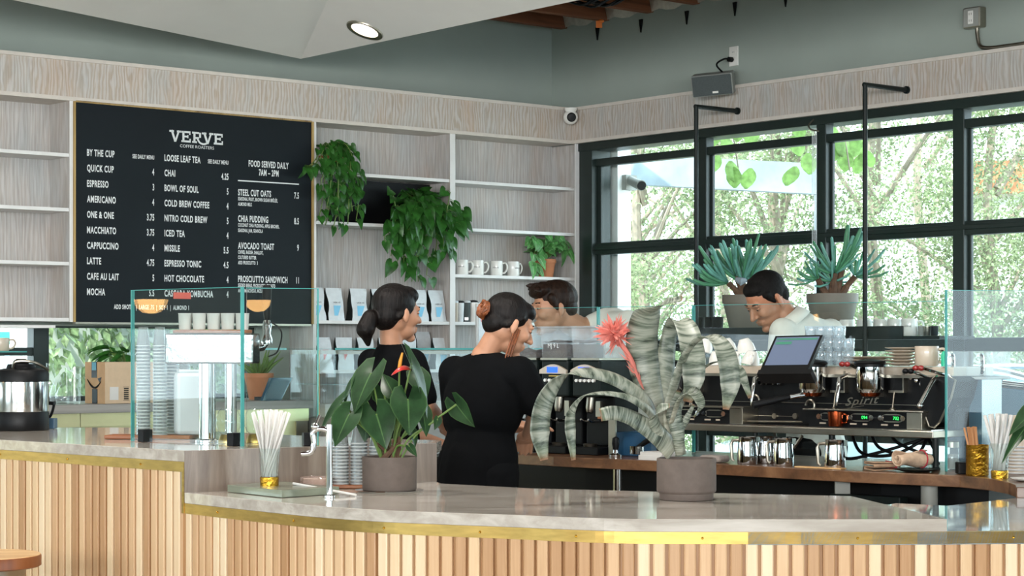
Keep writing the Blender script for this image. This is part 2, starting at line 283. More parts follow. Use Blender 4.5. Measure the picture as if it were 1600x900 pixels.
Mt = dict(
 green=M_plain('sage_wall_paint', '97a199', .75, var=.05, scale=2, bmp=.03), white=M_plain('white_ceiling_paint', 'e4e2dd', .8, var=.03, scale=2),
 ply=M_ply('whitewashed_plywood', ('bcae9f', 'c8beb5', 'cfc8c2')), plyedge=M_plain('plywood_edge', 'cdc5bc', .6, var=.06, scale=20),
 plydark=M_ply('shelf_back_plywood', ('b9b2ac', 'c0bbb6', 'c6c2bf'), 3.2, (1, 1, .12), ('b59f8f', 'b2babd')),
 shelf=M_plain('shelf_white_wash', 'd9d8d6', .5, var=.04, scale=14),
 floor=M_plain('concrete_floor', 'c2bab0', .4, var=.15, scale=2), dark=M_plain('black_steel', '111a19', .45, var=.2, spec=.25), black=M_plain('matt_black', '090a0c', .45, var=.2, spec=.22),
 frame=M_plain('black_green_window_steel', '14221f', .4, var=.2, scale=4), slat=M_slat('pale_oak_slats'),
 stone=M_stone('grey_travertine', ('968d83', 'aaa298', 'bbb4ab', 'ccc6be'), rot=.75), stone_edge=M_stone('pale_travertine_edge', ('b3a796', 'cbc1b3', 'd8d0c4', 'e3ddd3'), (1, 1, 1.6), .3),
 riser=M_wood('brown_vein_travertine', ('5f5148', '7d7065', '94897d'), 5, (3, 3, .35), .3), slate=M_stone('blue_grey_stone', ('59666a', '76848a', '8d9a9e', 'a5b0b3'), rough=.05),
 brass=M_plain('brushed_brass', 'a98c50', .34, 1, .18, 14, (1, 1, 5)), gold=M_plain('hammered_gold', 'c99a35', .25, 1, .25, 60, bmp=.6), steel=M_plain('polished_steel', 'c3c3c0', .14, 1, .08, 9),
 satin=M_plain('satin_steel', '9e988b', .32, 1, .12, 9), dented=M_plain('dented_polished_steel', '8f908e', .16, 1, .06, 6, bmp=.5), chrome=M_plain('chrome', 'd5d7d8', .06, 1, .05), board=M_plain('charcoal_board', '10171c', .6, var=.12, scale=3, spec=.2),
 ink=M_plain('white_lettering', 'd8dcdc', .6, var=.03), barwood=M_wood('walnut_bar', ('3c2718', '61422b', '7e5c40'), 5, (.12, 2, 2), .4, .3), greywood=M_wood('grey_wood', ('6d6a66', '8b8883', 'a19d97'), 5, (.2, 2, 2), .4),
 glass=M_glass('clear_guard_glass', (.94, .98, .975), 0, 'e8f4f4', 1.3), pane=M_glass('window_pane', (.95, .98, .97)), edge=M_plain('glass_edge_teal', '5fb7b4', .15, var=.15, trans=.4),
 plastic=M_glass('clear_plastic', (.86, .89, .89), .10, 'f4f6f6', 2.2, .08), acrylic=M_glass('clear_acrylic', (.95, .97, .98), .16, 'e6ecf2', 1.0), glassware=M_glass('clear_glassware', (.94, .97, .96), .03, 'ffffff', 1.6, .01),
 frost=M_plain('frosted_white_plastic', 'd8dcde', .4, var=.05, trans=.35), ceramic=M_plain('white_ceramic', 'e3e2dd', .2, var=.03, coat=.4), beige=M_plain('beige_ceramic', 'bcae9c', .3, var=.05, coat=.3),
 paper=M_plain('white_paper', 'd9d7d3', .7, var=.04, trans=.15), kraft=M_plain('kraft_cardboard', 'b08a62', .75, var=.08, scale=25), kraft2=M_plain('pale_kraft', 'c2a98c', .75, var=.06, scale=25),
 pot=M_plain('brown_grey_pot', '62564f', .75, var=.12, scale=30, bmp=.05), planter=M_plain('taupe_planter', '6f6a60', .6, var=.08, scale=10), terra=M_plain('terracotta', 'b0714c', .75, var=.12, scale=14), soil=M_plain('soil', '2c211a', .95, var=.4, scale=40),
 bag=M_plain('white_coffee_bag', 'cfd5d8', .38, var=.08, scale=30, bmp=.15), blue=M_plain('sky_blue_print', '7cc0e0', .5, var=.05), red=M_plain('coral_print', 'e0604f', .5, var=.05), bagside=M_plain('dark_bag_side', '1d2120', .4, var=.2),
 skin=M_plain('skin', 'b58468', .5, var=.07, scale=20), skin2=M_plain('skin_tan', 'a87256', .5, var=.07, scale=20), tee=M_plain('black_cotton', '07080a', .9, var=.3, scale=9, bmp=.5, spec=.1), shirt=M_plain('white_cotton_shirt', 'd6d2cb', .85, var=.06, scale=11, bmp=.55),
 jeans=M_plain('black_trouser_cloth', '0b0c0e', .9, var=.2, scale=30, spec=.1), hair=M_plain('dark_brown_hair', '0f0a09', .5, var=.6, scale=70, stretch=(1, 1, .2), spec=.2, bmp=.5), hair2=M_plain('brown_hair', '20130c', .5, var=.6, scale=70, stretch=(1, 1, .2), spec=.2, bmp=.5), bun=M_plain('auburn_bun_hair', '7a4322', .42, var=.5, scale=40), blackhair=M_plain('black_cropped_hair', '0b0908', .7, var=.4, scale=90, spec=.15, bmp=.4),
 pothos=M_leaf('pothos_leaf', '2f5f25', .5, .2, .3), anth=M_leaf('anthurium_leaf', '243f24', .35, .12, .3, '4f7042'), varie=M_leaf('variegated_leaf', '5c9a55', .4, .25, .35, 'c9dcb4'), stem=M_plain('green_stem', '5f7b3a', .5, var=.2), succ=M_plain('blue_green_succulent', '5f9a8c', .45, var=.3, scale=6, trans=.08), succ2=M_plain('green_succulent', '4d8a66', .45, var=.3, scale=6, trans=.08), trunk=M_plain('woody_stem', '5b4332', .85, var=.4, scale=30),
 brom=M_brom('banded_bromeliad_leaf'), pink=M_plain('coral_pink_bract', 'dc8478', .55, var=.15, trans=.25), spathe=M_plain('red_spathe', 'd8403a', .3, var=.1, coat=.4), spadix=M_plain('orange_spadix', 'e8a23c', .6, var=.1),
 tree=M_leaf('tree_leaf', '8f9c78', .55, .4, .45), sprig=M_leaf('backlit_sprig_leaf', '86a860', .35, .45, .4), ivy=M_leaf('ivy_leaf', '869a72', .6, .3, .3), bark=M_plain('pale_bark', '9a8e80', .9, var=.3), joist=M_wood('old_brown_joist', ('56301d', '7c4a2e', '9a6544'), 6, (.1, 2, 2), .8), deck=M_plain('dark_roof_boards', '3a241a', .85, var=.2), foil=M_plain('silver_foil', 'c0bbb0', .4, .6, .2, 20, bmp=.8),
 ground=M_plain('pale_paving', 'b9b4aa', .8, var=.1), stucco=M_plain('white_stucco', 'e6e9ea', .85, var=.04), beamblue=M_plain('grey_blue_beam', '8d9aa3', .8, var=.2, scale=4), roofr=M_plain('terracotta_stucco', 'c98a66', .8, var=.15), silver=M_plain('silver_car_paint', 'b7c3c9', .2, var=.04, coat=1), carblue=M_plain('blue_grey_car_paint', '3f5d70', .15, var=.05, coat=1), carglass=M_plain('dark_car_glass', '2d4a5a', .05, var=.1, spec=.8), awning=M_plain('teal_awning', '3aa28c', .7, var=.06),
 screen=M_emit('tablet_screen', '57637b', .10), lcd=M_emit('blue_lcd', '2a5cff', .7), led=M_emit('green_digits', '35ff6a', .9), lampglow=M_emit('lamp_glow', 'fff3df', 5.0),
 copper=M_plain('copper', '9c4a2a', .25, 1, .15), woodwarm=M_wood('warm_board', ('6b3a1e', '8a5230', 'a06a40'), 6, (.2, 2, 2), .45), stick=M_plain('wooden_stirrer', 'b98254', .7, var=.12), towel=M_plain('linen_towel', 'c0a58c', .95, var=.12, scale=60, bmp=.3), stripe=M_plain('red_towel_stripe', '9c2f38', .95, var=.1), navy=M_plain('navy_blue_card', '1d4a6c', .5, var=.08), beans=M_plain('coffee_beans', '2b1a12', .45, var=.5, scale=120, bmp=.9), redknob=M_plain('dark_red_knob', '8a1f1c', .3, var=.1, coat=.4), stool=M_wood('stool_oak', ('a87a4a', 'c9a06e', 'dab98a'), 6, (.2, 2, 2), .4), stooledge=M_wood('stool_edge_walnut', ('5b2f18', '7a431f', '8c5530'), 6, (2, 2, .2), .4),
 greyplas=M_plain('grey_plastic', '8f918c', .55, var=.05), grille=M_plain('dark_speaker_grille', '3c4444', .7, var=.15, scale=200), pinkcard=M_plain('pink_print', 'd98a8f', .6, var=.3, scale=18), tray=M_plain('green_grey_tray', '7f8676', .2, .2, .1, 6), yellowpane=M_plain('pale_brass_panel', 'cfca9c', .3, .6, .1, 3), teal=M_plain('teal_plastic', '1fae86', .4))
# ================================================================== frames of the place
AL = math.atan2(.638, .77)
C = (.0295*13.5, 13.5)
LF = Frame(C, AL)                 # back wall: x to the right (0 at the corner), y away
RF = Frame(C, AL-PI/2)            # window wall: x to the right from the corner, y away
BO = onz(865, 713, .92); BF = Frame((BO.x, BO.y), math.atan2(-.672, .74))   # back bar: y = 0 is its front edge
xy = lambda p: (p.x, p.y)
def st(name, mb, m, fr=None, parent=None, **k):
    o = mb.build(name, m, parent, **k)
    if fr: in_frame(o, fr)
    if not parent: o['kind'] = 'structure'
    return o
ZT = LF.hit(893, 168.9, 0)[1]; ZB = LF.hit(893, 225.2, 0)[1]     # top and bottom of the plywood band
XW = LF.hx(400, .26)             # right end of the low window in the back wall
BOARD_B = LF.hit(117, 503, 0)[1]
# floor, ground
st('floor', MB().box(-9, 9, -6, 15.5, -.1, 0), Mt['floor'])
st('ground', MB().box(-40, 45, 15.6, 70, -.3, -.12).box(9.2, 45, -6, 15.6, -.3, -.12).box(-40, -9.1, -6, 15.6, -.3, -.12), Mt['ground'])
mb = MB().box(-12.4, .2, .26, .42, BOARD_B-.02, 3.80).box(XW, .2, .26, .42, 0, BOARD_B-.02).box(-12.4, XW, .26, .42, 0, 1.06)
st('wall_back', mb, Mt['green'], LF)
mb = MB().box(-.26, 14.6, .05, .2, ZB-.02, 3.80).box(-.26, .12, .05, .2, 0, ZB-.02).box(-.26, 14.6, .05, .2, 0, .45).box(6.6, 14.6, .05, .2, .45, ZB-.02)
st('wall_right', mb, Mt['green'], RF)
# plywood band with ledges
mb = MB().box(-9, -.0, .0, .26, ZB+.02, ZT-.02); st('trim_1', mb, Mt['ply'], LF)
mb = MB().box(-9, 0, -.012, .26, ZT-.02, ZT).box(-9, 0, -.012, .26, ZB, ZB+.022); st('trim_2', mb, Mt['plyedge'], LF)
mb = MB().box(0, 7, 0, .05, ZB+.02, ZT-.02); st('trim_3', mb, Mt['ply'], RF)
mb = MB().box(-.0, 7, -.012, .05, ZT-.02, ZT).box(-.0, 7, -.012, .05, ZB, ZB+.022); st('trim_4', mb, Mt['plyedge'], RF)
# dropped faceted ceiling
p0 = P(470, 92, 12.0); ql = P(20, 0, 10.0); qr = P(905, 0, 10.0); rr_ = P(512, 0, 11.0)
ext = lambda a, b, k: a + (b-a)*k
A, B_, D = ext(p0, ql, 5), ext(p0, qr, 5), ext(p0, rr_, 7)
mb = MB(); top = Vector((0, 0, .03))
mb.add([p0, A, D, p0+top, A+top, D+top], [(0, 2, 1), (3, 4, 5), (0, 1, 4, 3), (1, 2, 5, 4), (2, 0, 3, 5)])
mb.add([p0, D, B_, p0+top, D+top, B_+top], [(0, 2, 1), (3, 4, 5), (0, 1, 4, 3), (1, 2, 5, 4), (2, 0, 3, 5)])
st('ceiling', mb, Mt['white'])
dk = [LF.w(-14, .44), LF.w(.4, .44), RF.w(15.5, .22)]; st('ceiling_deck', MB().prism([(-9.3, -5.3), (9.9, -5.3), xy(dk[2]), xy(dk[1]), xy(dk[0])], 3.80, 3.9), Mt['deck'])
# rest of the room: street wall with three openings, side wall with one
fw = MB(); 
for a, b in ((-9.3, -7.5), (-3.5, -3.0), (1.0, 1.5), (3.9, 9.6)): fw.box(a, b, -5.15, -5.0, 0, 3.8)
fw.box(-9.3, 9.6, -5.15, -5.0, 0, .6).box(-9.3, 9.6, -5.15, -5.0, 3.1, 3.8); st('wall_front', fw, Mt['green'])
st('wall_left', MB().box(-9.2, -9.05, -5, -3, 0, 3.8).box(-9.2, -9.05, 3, 5.9, 0, 3.8).box(-9.2, -9.05, -3, 3, 0, .6).box(-9.2, -9.05, -3, 3, 3.1, 3.8), Mt['green'])
# open joists parallel to the back wall, foil between their ends
n = 0
for k in range(11):
    y = .12 - .42*k
    lab = 'dark brown exposed ceiling joist, %s from the back corner' % ORD[k] if k else 'dark brown exposed ceiling joist closest to the back corner'
    o = MB().box(-5.5, .04, y-.03, y+.03, 3.56, 3.80).build('ceiling_joist', Mt['joist']); in_frame(o, LF); tag(o, lab, 'ceiling joist', 'exposed ceiling joists')
    f = MB().grid([[Vector((.02-.25*a*a*.8, y-.35*t-.035, 3.562+.2*a+.012*math.sin(9*t+a*4))) for t in (0, .2, .4, .6, .8, 1)] for a in (0, .33, .66, 1)]).build('foil_insulation', Mt['foil'], smooth=True)
    in_frame(f, LF); tag(f, 'crinkled silver foil insulation packed between the ceiling joists at the wall', 'insulation', 'foil insulation between joists')
for k in range(7):
    y = -.20-.42*k; o = MB().prism([(0, 0), (.03, 0), (.015, -.085)], 0, .012, Matrix.Rotation(PI/2, 4, 'X')).build('black_wall_spike', Mt['black'])
    o.location = RF.w(.20+.42*k, .045, 3.53); o.rotation_euler = (0, 0, RF.a); tag(o, 'thin black metal spike hanging at the top of the sage wall under the joists', 'bracket', 'spikes along the wall top')
# wires in the joists
tg = MB()
for i in range(6):
    a = P(885+i*9, rnd.uniform(-2, 8), 12.4); tg.tube(bez([a, a+Vector((.1, -.1, -.04)), a+Vector((.22, -.05, .03)), a+Vector((.3, .1, .05))], 5), .008, 6)
tag(tg.build('wire_bundle', Mt['black'], smooth=True), 'tangle of dark wires between the exposed joists', 'wires')
o = MB().box(-.02, .02, -.008, .008, -.022, .022).ball((.012, 0, .02), (.022, .012, .012)).build('orange_cable_tag', M_plain('orange_tag', 'e8792a', .5)); o.location = P(936, 38, 13.0); tag(o, 'small orange tag hanging below the joist foil', 'tag')
# recessed light in the right facet
nrm = (rr_-p0).cross(qr-p0).normalized(); nrm = -nrm if nrm.z > 0 else nrm
k_ = Vector((-230/F, 1, (HY-47)/F)); t_ = (p0-Vector((0, 0, CZ))).dot(nrm)/k_.dot(nrm); lp = Vector((0, 0, CZ))+k_*t_
R_ = nrm.to_track_quat('Z', 'Y').to_matrix().to_4x4()
t = thing('recessed_ceiling_light', 'round recessed downlight glowing in the white sloped ceiling', 'ceiling light', lp); t.rotation_euler = R_.to_euler()
MB().lathe([(.078, -.02), (.078, .004), (.105, .007), (.108, 0), (.108, -.02)], 32, cap0=False, cap1=False).build('trim_ring', Mt['satin'], t, smooth=True)
MB().lathe([(.078, .001), (.06, .003), (.0005, .004)], 32, cap0=False, cap1=True).build('lens', Mt['lampglow'], t, smooth=True)
# ------------------------------------------------------------------ window wall
ZHT = ZB; ZH = RF.hit(930, 260.8, .08)[1]; ZM1 = RF.hit(928, 380.5, .08)[1]; ZM0 = RF.hit(930, 398.7, .08)[1]; ZL1 = RF.hit(1440, 527.8, .08)[1]; ZL0 = RF.hit(1440, 549.2, .08)[1]
yf0, yf1 = .06, .12
t = bpy.data.objects.new('window_1', None); COL.objects.link(t); in_frame(t, RF); t['kind'] = 'structure'
X0 = RF.hx(910, .06); XJ = RF.hx(930, .06); mull = [(RF.hx(1087, .06), RF.hx(1105, .06)), (RF.hx(1277, .06), RF.hx(1292, .06)), (RF.hx(1490, .06), RF.hx(1508, .06))]
mull.append((mull[2][0]+1.0, mull[2][1]+1.0)); XE = 6.6
fm = MB().box(X0, XE, .02, .2, ZH+.105, ZB).box(X0, XE, yf0, yf1, ZH, ZH+.05).box(X0, XJ, .03, .2, .45, ZH+.11)
fm.box(XJ-.001, XJ+.035, .08, .11, .45, ZH)
for a, b in mull: fm.box(a, b, yf0-.01, yf1, .45, ZH+.12); fm.box(a-.018, b+.018, .09, .112, .45, ZH)
fm.box(X0, XE, yf0, yf1, ZM0, ZM1).box(X0, XE, yf0-.012, yf1-.02, ZM0+.03, ZM1-.02); fm.box(X0, XE, yf0, yf1, ZL0, ZL1).box(X0, XE, yf0, yf1, .86, .94).box(X0, XE, yf0, yf1, .45, .5)
fm.build('frame', Mt['frame'], t, bevel=.004)
MB().box(RF.hx(903, .03), X0, .0, .05, .45, ZB).build('jamb_casing', Mt['shelf'], t)
MB().box(X0, XE, .098, .104, .5, ZH+.105).build('glass', Mt['pane'], t)
# low window of the back wall
ZS = 1.10
t = bpy.data.objects.new('window_2', None); COL.objects.link(t); in_frame(t, LF); t['kind'] = 'structure'
xa, xb = LF.hx(50, .3), LF.hx(74, .3)
fm = MB().box(xa, xb, .28, .36, 1.04, BOARD_B).box(-9, xa, .29, .34, LF.hit(0, 556, .3)[1], LF.hit(0, 543, .3)[1]).box(xb, XW, .28, .36, 1.06, 1.13).box(-9, XW, .28, .36, BOARD_B-.03, BOARD_B).box(-9, xb, .29, .34, 1.06, 1.12).box(XW-.03, XW, .28, .36, 1.06, BOARD_B)
fm.build('frame', Mt['frame'], t); MB().box(-9, XW, .315, .321, 1.07, BOARD_B).build('glass', Mt['pane'], t)
# ------------------------------------------------------------------ outdoors
def leaf_quad(mb, c, d, nrm, L, Wd):
    d = d.normalized(); s = d.cross(nrm); s = s.normalized() if s.length > 1e-6 else d.orthogonal().normalized(); n = s.cross(d)
    mb.add([c-d*L*.5, c-s*Wd*.5+n*L*.08, c+d*L*.5, c+s*Wd*.5+n*L*.08], [(0, 1, 2), (0, 2, 3)])
def rv(r=rnd): return Vector((r.gauss(0, 1), r.gauss(0, 1), r.gauss(0, 1))).normalized()
def tree(x, y, h, rad, n, lab, trunk_r=.07, leaf=.05, base=.0, name='leafy_tree', grp='trees outside the window wall', mat=None):
    r = random.Random(int(x*100)+int(y*10)); t = thing(name, lab, 'tree', (x, y, -.12), 0, grp)
    tk = MB(); tk.tube(bez([(0, 0, 0), (.05, .1, h*.3), (-.08, 0, h*.6), (.05, 0, h*.85)], 5), [trunk_r*(1-.6*i/15) for i in range(16)], 8)
    br = []
    for k in range(16):
        z = h*r.uniform(.12, .8); a = r.uniform(0, 2*PI); q = rad*r.uniform(.5, .95); e = Vector((math.cos(a)*q, math.sin(a)*q, z+rad*r.uniform(.1, .5)))
        br.append(e); tk.tube(bez([(0, 0, z*.8), e*.5+Vector((0, 0, z*.42)), e], 4), [.03, .027, .024, .021, .018, .015, .012, .009, .006], 6)
    tk.build('trunk', Mt['bark'], t, smooth=True)
    lf = MB(); cl = [Vector((r.gauss(0, rad*.5), r.gauss(0, rad*.45), base+(h-base)*r.random())) for _ in range(46)] + br
    for _ in range(n):
        c = r.choice(cl) + Vector((r.gauss(0, .2), r.gauss(0, .2), r.gauss(0, .17)))*rad*.62
        leaf_quad(lf, c, rv(r), rv(r), leaf*r.uniform(.6, 1.3), leaf*.5)
    lf.build('foliage', mat or Mt['tree'], t)
tr = [(1.2, 18.2, 4.6, 1.05, 7500, 'slender pale-stemmed tree beside the white pillar outside'), (2.4, 18.0, 4.8, 1.2, 6500, 'bright leafy tree outside behind the first succulent pot'),
      (3.3, 18.2, 5.0, 1.2, 7500, 'bright leafy tree outside behind the second succulent pot'), (4.3, 17.9, 4.8, 1.25, 8500, 'dense leafy tree outside behind the glass end pane'), (5.3, 17.6, 4.4, 1.2, 5000, 'dense green tree outside beyond the rightmost window'),
      (1.3, 21.5, 5.2, 1.4, 5000, 'tall tree farther back outside the first pane'), (2.2, 21.0, 5.5, 1.6, 4500, 'tall tree farther back outside the middle window'), (4.3, 21.0, 5.6, 1.8, 6000, 'wide tree farther back outside the right window')]
for x, y, h, r_, n_, l_ in tr: tree(x, y, h, r_*1.1, int(n_*2.6), l_)
# pillar, beam, outdoor camera
o = MB().box(-.2, .195, .24, .36, -.1, 3.6).build('outdoor_pillar', Mt['stucco']); in_frame(o, RF); tag(o, 'white stucco pillar just outside the left end of the window', 'pillar')
a, b = P(940, 263, 15.0), P(1290, 281, 14.6); d = (b-a)
o = MB().box(0, d.length, -.06, .06, -.11, .11).build('pergola_beam', Mt['beamblue']); o.location = a; o.rotation_euler = (0, -math.atan2(d.z, math.hypot(d.x, d.y)), math.atan2(d.y, d.x)); tag(o, 'weathered grey-blue pergola beam outside the upper left panes', 'beam')
for px, lab in ((958, 'grey-blue pergola post by the white pillar outside'), (1283, 'grey-blue pergola post outside behind the second window mullion')):
    q = P(px, 268, 15.0); o = MB().box(-.045, .045, -.045, .045, -.12, q.z+.05).build('pergola_post', Mt['beamblue']); o.location = (q.x, q.y, 0); tag(o, lab, 'post', 'pergola posts')
a, b = P(1500, 278, 19.8), P(1760, 276, 19.2); d = b-a
o = MB().box(0, d.length, 0, .8, -.16, .16).build('terracotta_parapet', Mt['roofr']); o.location = a; o.rotation_euler = (0, 0, math.atan2(d.y, d.x)); tag(o, 'sunlit terracotta coloured parapet of a building across the yard', 'building')
MB().box(.1, d.length, .1, .7, -a.z-.1, -.16).build('wall', Mt['stucco'], o)
q = RF.w(.215, .33, RF.hit(968, 287, .33)[1]); t = thing('outdoor_security_camera', 'bullet security camera on the white pillar seen through the first pane', 'camera', q, RF.a)
MB().box(-.02, .02, -.05, .05, -.05, .05).build('bracket', Mt['greyplas'], t)
MB().tube([(.0, 0, .02), (.10, -.04, -.01), (.20, -.08, -.035)], [.03, .032, .036], 14).build('body', Mt['greyplas'], t, smooth=True); MB().tube([(.2, -.08, -.035), (.212, -.085, -.038)], .03, 14).build('lens', Mt['black'], t, smooth=True)
# climbing sprigs hanging in front of the panes outside
for (cx, cy, n_, lab) in ((1140, 255, 8, 'sprig of broad green leaves outside the second upper pane'), (1315, 262, 9, 'sprig of broad bright green leaves outside the third upper pane'), (1268, 250, 5, 'few green leaves hanging outside beside the window cords')):
    base = P(cx, cy-45, 13.2); t = thing('hanging_sprig', lab, 'branch', base, 0, 'leaf sprigs hanging outside the panes')
    twig = [(0, 0, .5), (0, 0, .12), (.03, 0, -.05), (.06, .02, -.22)]; MB().tube(bez(twig, 5), .005, 6).build('twig', Mt['bark'], t, smooth=True)
    lf = MB(); r = random.Random(cx); uv = []
    for k in range(n_):
        c = Vector((r.uniform(-.14, .16), r.uniform(-.05, .05), r.uniform(-.26, .12))); dd = Vector((r.uniform(-.5, .5), 0, -1)).normalized(); s = Vector((1, r.uniform(-.6, .6), 0)).normalized()
        rows = []
        for a in (0, .2, .4, .6, .8, 1): wd = .055*math.sin(PI*min(1, a*.92+.05))**.8; rows.append([c+dd*.14*a-s*wd+Vector((0, .01, 0)), c+dd*.14*a, c+dd*.14*a+s*wd+Vector((0, .01, 0))])
        lf.grid(rows)
    lf.build('foliage', Mt['sprig'], t, smooth='all')
# parked car outside right
t = thing('parked_car', 'silver parked car outside behind the glass end pane', 'car', (3.75, 15.6, -.2), math.radians(-38))
def carloft(secs):
    rows = []
    for x, w0, z0, w1, z1 in secs: rows.append([Vector((x, -w0, z0)), Vector((x, -w0*1.02, (z0+z1)*.5)), Vector((x, -w1, z1-.04)), Vector((x, -w1*.7, z1)), Vector((x, w1*.7, z1)), Vector((x, w1, z1-.04)), Vector((x, w0*1.02, (z0+z1)*.5)), Vector((x, w0, z0))])
    return rows
m_ = MB(); m_.grid(carloft([(-2.2, .75, .3, .6, .65), (-2.1, .86, .25, .8, .85), (-1.2, .9, .22, .85, .95), (0, .9, .2, .86, .97), (1.2, .9, .22, .85, .95), (2.0, .86, .25, .8, .8), (2.2, .75, .32, .6, .6)])); m_.build('body', Mt['silver'], t, smooth=True)
m_ = MB(); m_.grid(carloft([(-1.7, .8, .93, .6, .96), (-1.1, .82, .93, .62, 1.3), (-.3, .82, .94, .64, 1.42), (.4, .82, .94, .62, 1.38), (1.2, .8, .92, .6, .95)])); m_.build('cabin_glass', Mt['carglass'], t, smooth=True)
for s in (-1, 1):
    MB().tube(bez([(-1.2, s*.62, 1.29), (-.4, s*.64, 1.45), (.5, s*.62, 1.39), (1.2, s*.62, .97)], 6), .03, 8).build('roof_rail', Mt['chrome'], t, smooth=True)
    for x in (-1.35, 1.4): MB().lathe([(.2, -.1), (.33, -.11), (.34, 0), (.33, .11), (.2, .1)], 24, Matrix.Translation((x, s*.83, .32)) @ Matrix.Rotation(PI/2, 4, 'X')).build('wheel', Mt['black'], t, smooth=True)
# ivy hedge and street behind the low back window
t = thing('ivy_hedge', 'leafy climbing ivy wall just outside the low window under the menu board', 'hedge', LF.w(LF.hx(66, 1.3)+1.8, 1.25, -.12), LF.a)
MB().box(-1.8, 1.9, .25, .5, 0, 2.2).build('trellis_wall', Mt['stucco'], t)
lf = MB(); r = random.Random(3)
for _ in range(4200):
    c = Vector((r.uniform(-1.8, 1.9), r.gauss(.1, .13), r.uniform(.6, 2.2))); d = Vector((r.gauss(0, .6), r.gauss(-.3, .4), -1)).normalized(); leaf_quad(lf, c, d, Vector((r.gauss(0, .5), -1, r.gauss(.3, .5))), r.uniform(.06, .12), r.uniform(.05, .075))
lf.build('foliage', Mt['ivy'], t)
a = P(10, 524, 19); t = thing('street_awning', 'white and teal shop awning across the street, seen in the low left window', 'awning', (a.x, a.y, 0), LF.a)
MB().box(-2.2, .22, 0, .8, CZ+.04, CZ+.16).build('valance', Mt['awning'], t); MB().add([(-2.2, 0, CZ+.16), (.22, 0, CZ+.16), (.05, 1.2, CZ+.6), (-2.2, 1.2, CZ+.6), (-2.2, .05, CZ+.15), (.22, .05, CZ+.15), (.05, 1.25, CZ+.58), (-2.2, 1.25, CZ+.58)], [(0, 1, 2, 3), (7, 6, 5, 4), (0, 4, 5, 1), (1, 5, 6, 2), (2, 6, 7, 3), (3, 7, 4, 0)]).build('canopy', Mt['stucco'], t)
MB().box(-2.4, .6, 1.3, 1.6, 0, 4).build('shop_wall', Mt['stucco'], t); MB().box(.3, .38, 0, .08, 0, 3).build('post', Mt['beamblue'], t)
# ================================================================== text
def text_geo(s, size=1.0, shear=0, offset=0.0):
    cu = bpy.data.curves.new('tmp', 'FONT'); cu.body = s; cu.size = size; cu.shear = shear; cu.offset = offset; cu.resolution_u = 3; cu.space_character = 1.0 if offset == 0 else 1.14
    o = bpy.data.objects.new('tmp', cu); COL.objects.link(o); dg = bpy.context.evaluated_depsgraph_get(); me = o.evaluated_get(dg).to_mesh()
    v = [Vector(x.co) for x in me.vertices]; f = [tuple(p.vertices) for p in me.polygons]
    o.evaluated_get(dg).to_mesh_clear(); bpy.data.objects.remove(o); bpy.data.curves.remove(cu)
    return v, f
_cap = text_geo('H'); CAPH = max(v.y for v in _cap[0])
def put_text(mb, s, x, z, cap, xs, y=-.004, align='l', M=None, shear=0, off=0.0):
    v, f = text_geo(s, 1.0, shear, off); k = cap/CAPH; x0 = min(a.x for a in v); x1 = max(a.x for a in v); wd = (x1-x0)*k*xs
    sx = {'l': 0, 'r': -wd, 'c': -wd/2}[align]
    vs = [Vector((x+sx+(a.x-x0)*k*xs, y, z+a.y*k)) for a in v]
    if M is not None: vs = [M @ q for q in vs]
    mb.add(vs, f); return wd
def wrap_text(mb, s, cap, xs, r, z, a0=-PI/2):
    v, f = text_geo(s); k = cap/CAPH; x0 = min(a.x for a in v); x1 = max(a.x for a in v)
    mb.add([Vector(((r+.0008)*math.cos(a0+(a.x-(x0+x1)/2)*k*xs/r), (r+.0008)*math.sin(a0+(a.x-(x0+x1)/2)*k*xs/r), z+a.y*k)) for a in v], f)
# ================================================================== menu board
bx0, bx1 = LF.hx(117, 0), LF.hx(486, 0); BT = ZB-.005
t = in_frame(thing('menu_board', 'large charcoal menu board with white lettering between the wall shelves', 'menu board', (0, 0, 0)), LF)
MB().box(bx0, bx1, -.002, .03, BOARD_B, BT).build('panel', Mt['board'], t)
MB().box(bx0-.012, bx0, -.012, .03, BOARD_B, BT+.004).box(bx0, bx1, -.012, .03, BT, BT+.01).box(bx1, bx1+.014, -.012, .03, BOARD_B, BT+.004).build('wooden_edge', M_wood('board_edge_wood', ('7d6238', 'a3864f', 'bda06a'), 6, (2, 2, .2)), t)
MB().box(bx0, bx1, -.006, .03, BOARD_B-.012, BOARD_B).build('lower_rail', Mt['satin'], t)
zz = lambda px, py: LF.hit(px, py, 0)[1]; xx = lambda px: LF.hx(px, -.004)
CAP = zz(136, 233.3)-zz(136, 243.1); Z0 = zz(136, 243.1); ST = (Z0-zz(136, 460.7))/9
tw = text_geo('BY THE CUP', offset=.03)[0]; XS = (xx(179)-xx(136))/((max(a.x for a in tw)-min(a.x for a in tw))*CAP/CAPH)
OFF = .03
col1 = ['BY THE CUP', 'QUICK CUP', 'ESPRESSO', 'AMERICANO', 'ONE & ONE', 'MACCHIATO', 'CAPPUCCINO', 'LATTE', 'CAFE AU LAIT', 'MOCHA']; pr1 = [None, '4', '3', '4', '3.75', '3.75', '4', '4.75', '5', '5.5']
col2 = ['LOOSE LEAF TEA', 'CHAI', 'BOWL OF SOUL', 'COLD BREW COFFEE', 'NITRO COLD BREW', 'ICED TEA', 'MISSILE', 'ESPRESSO TONIC', 'HOT CHOCOLATE', 'CASCARA KOMBUCHA']; pr2 = [None, '4.25', '5', '4', '5', '4', '5.5', '4.5', '4', '4']
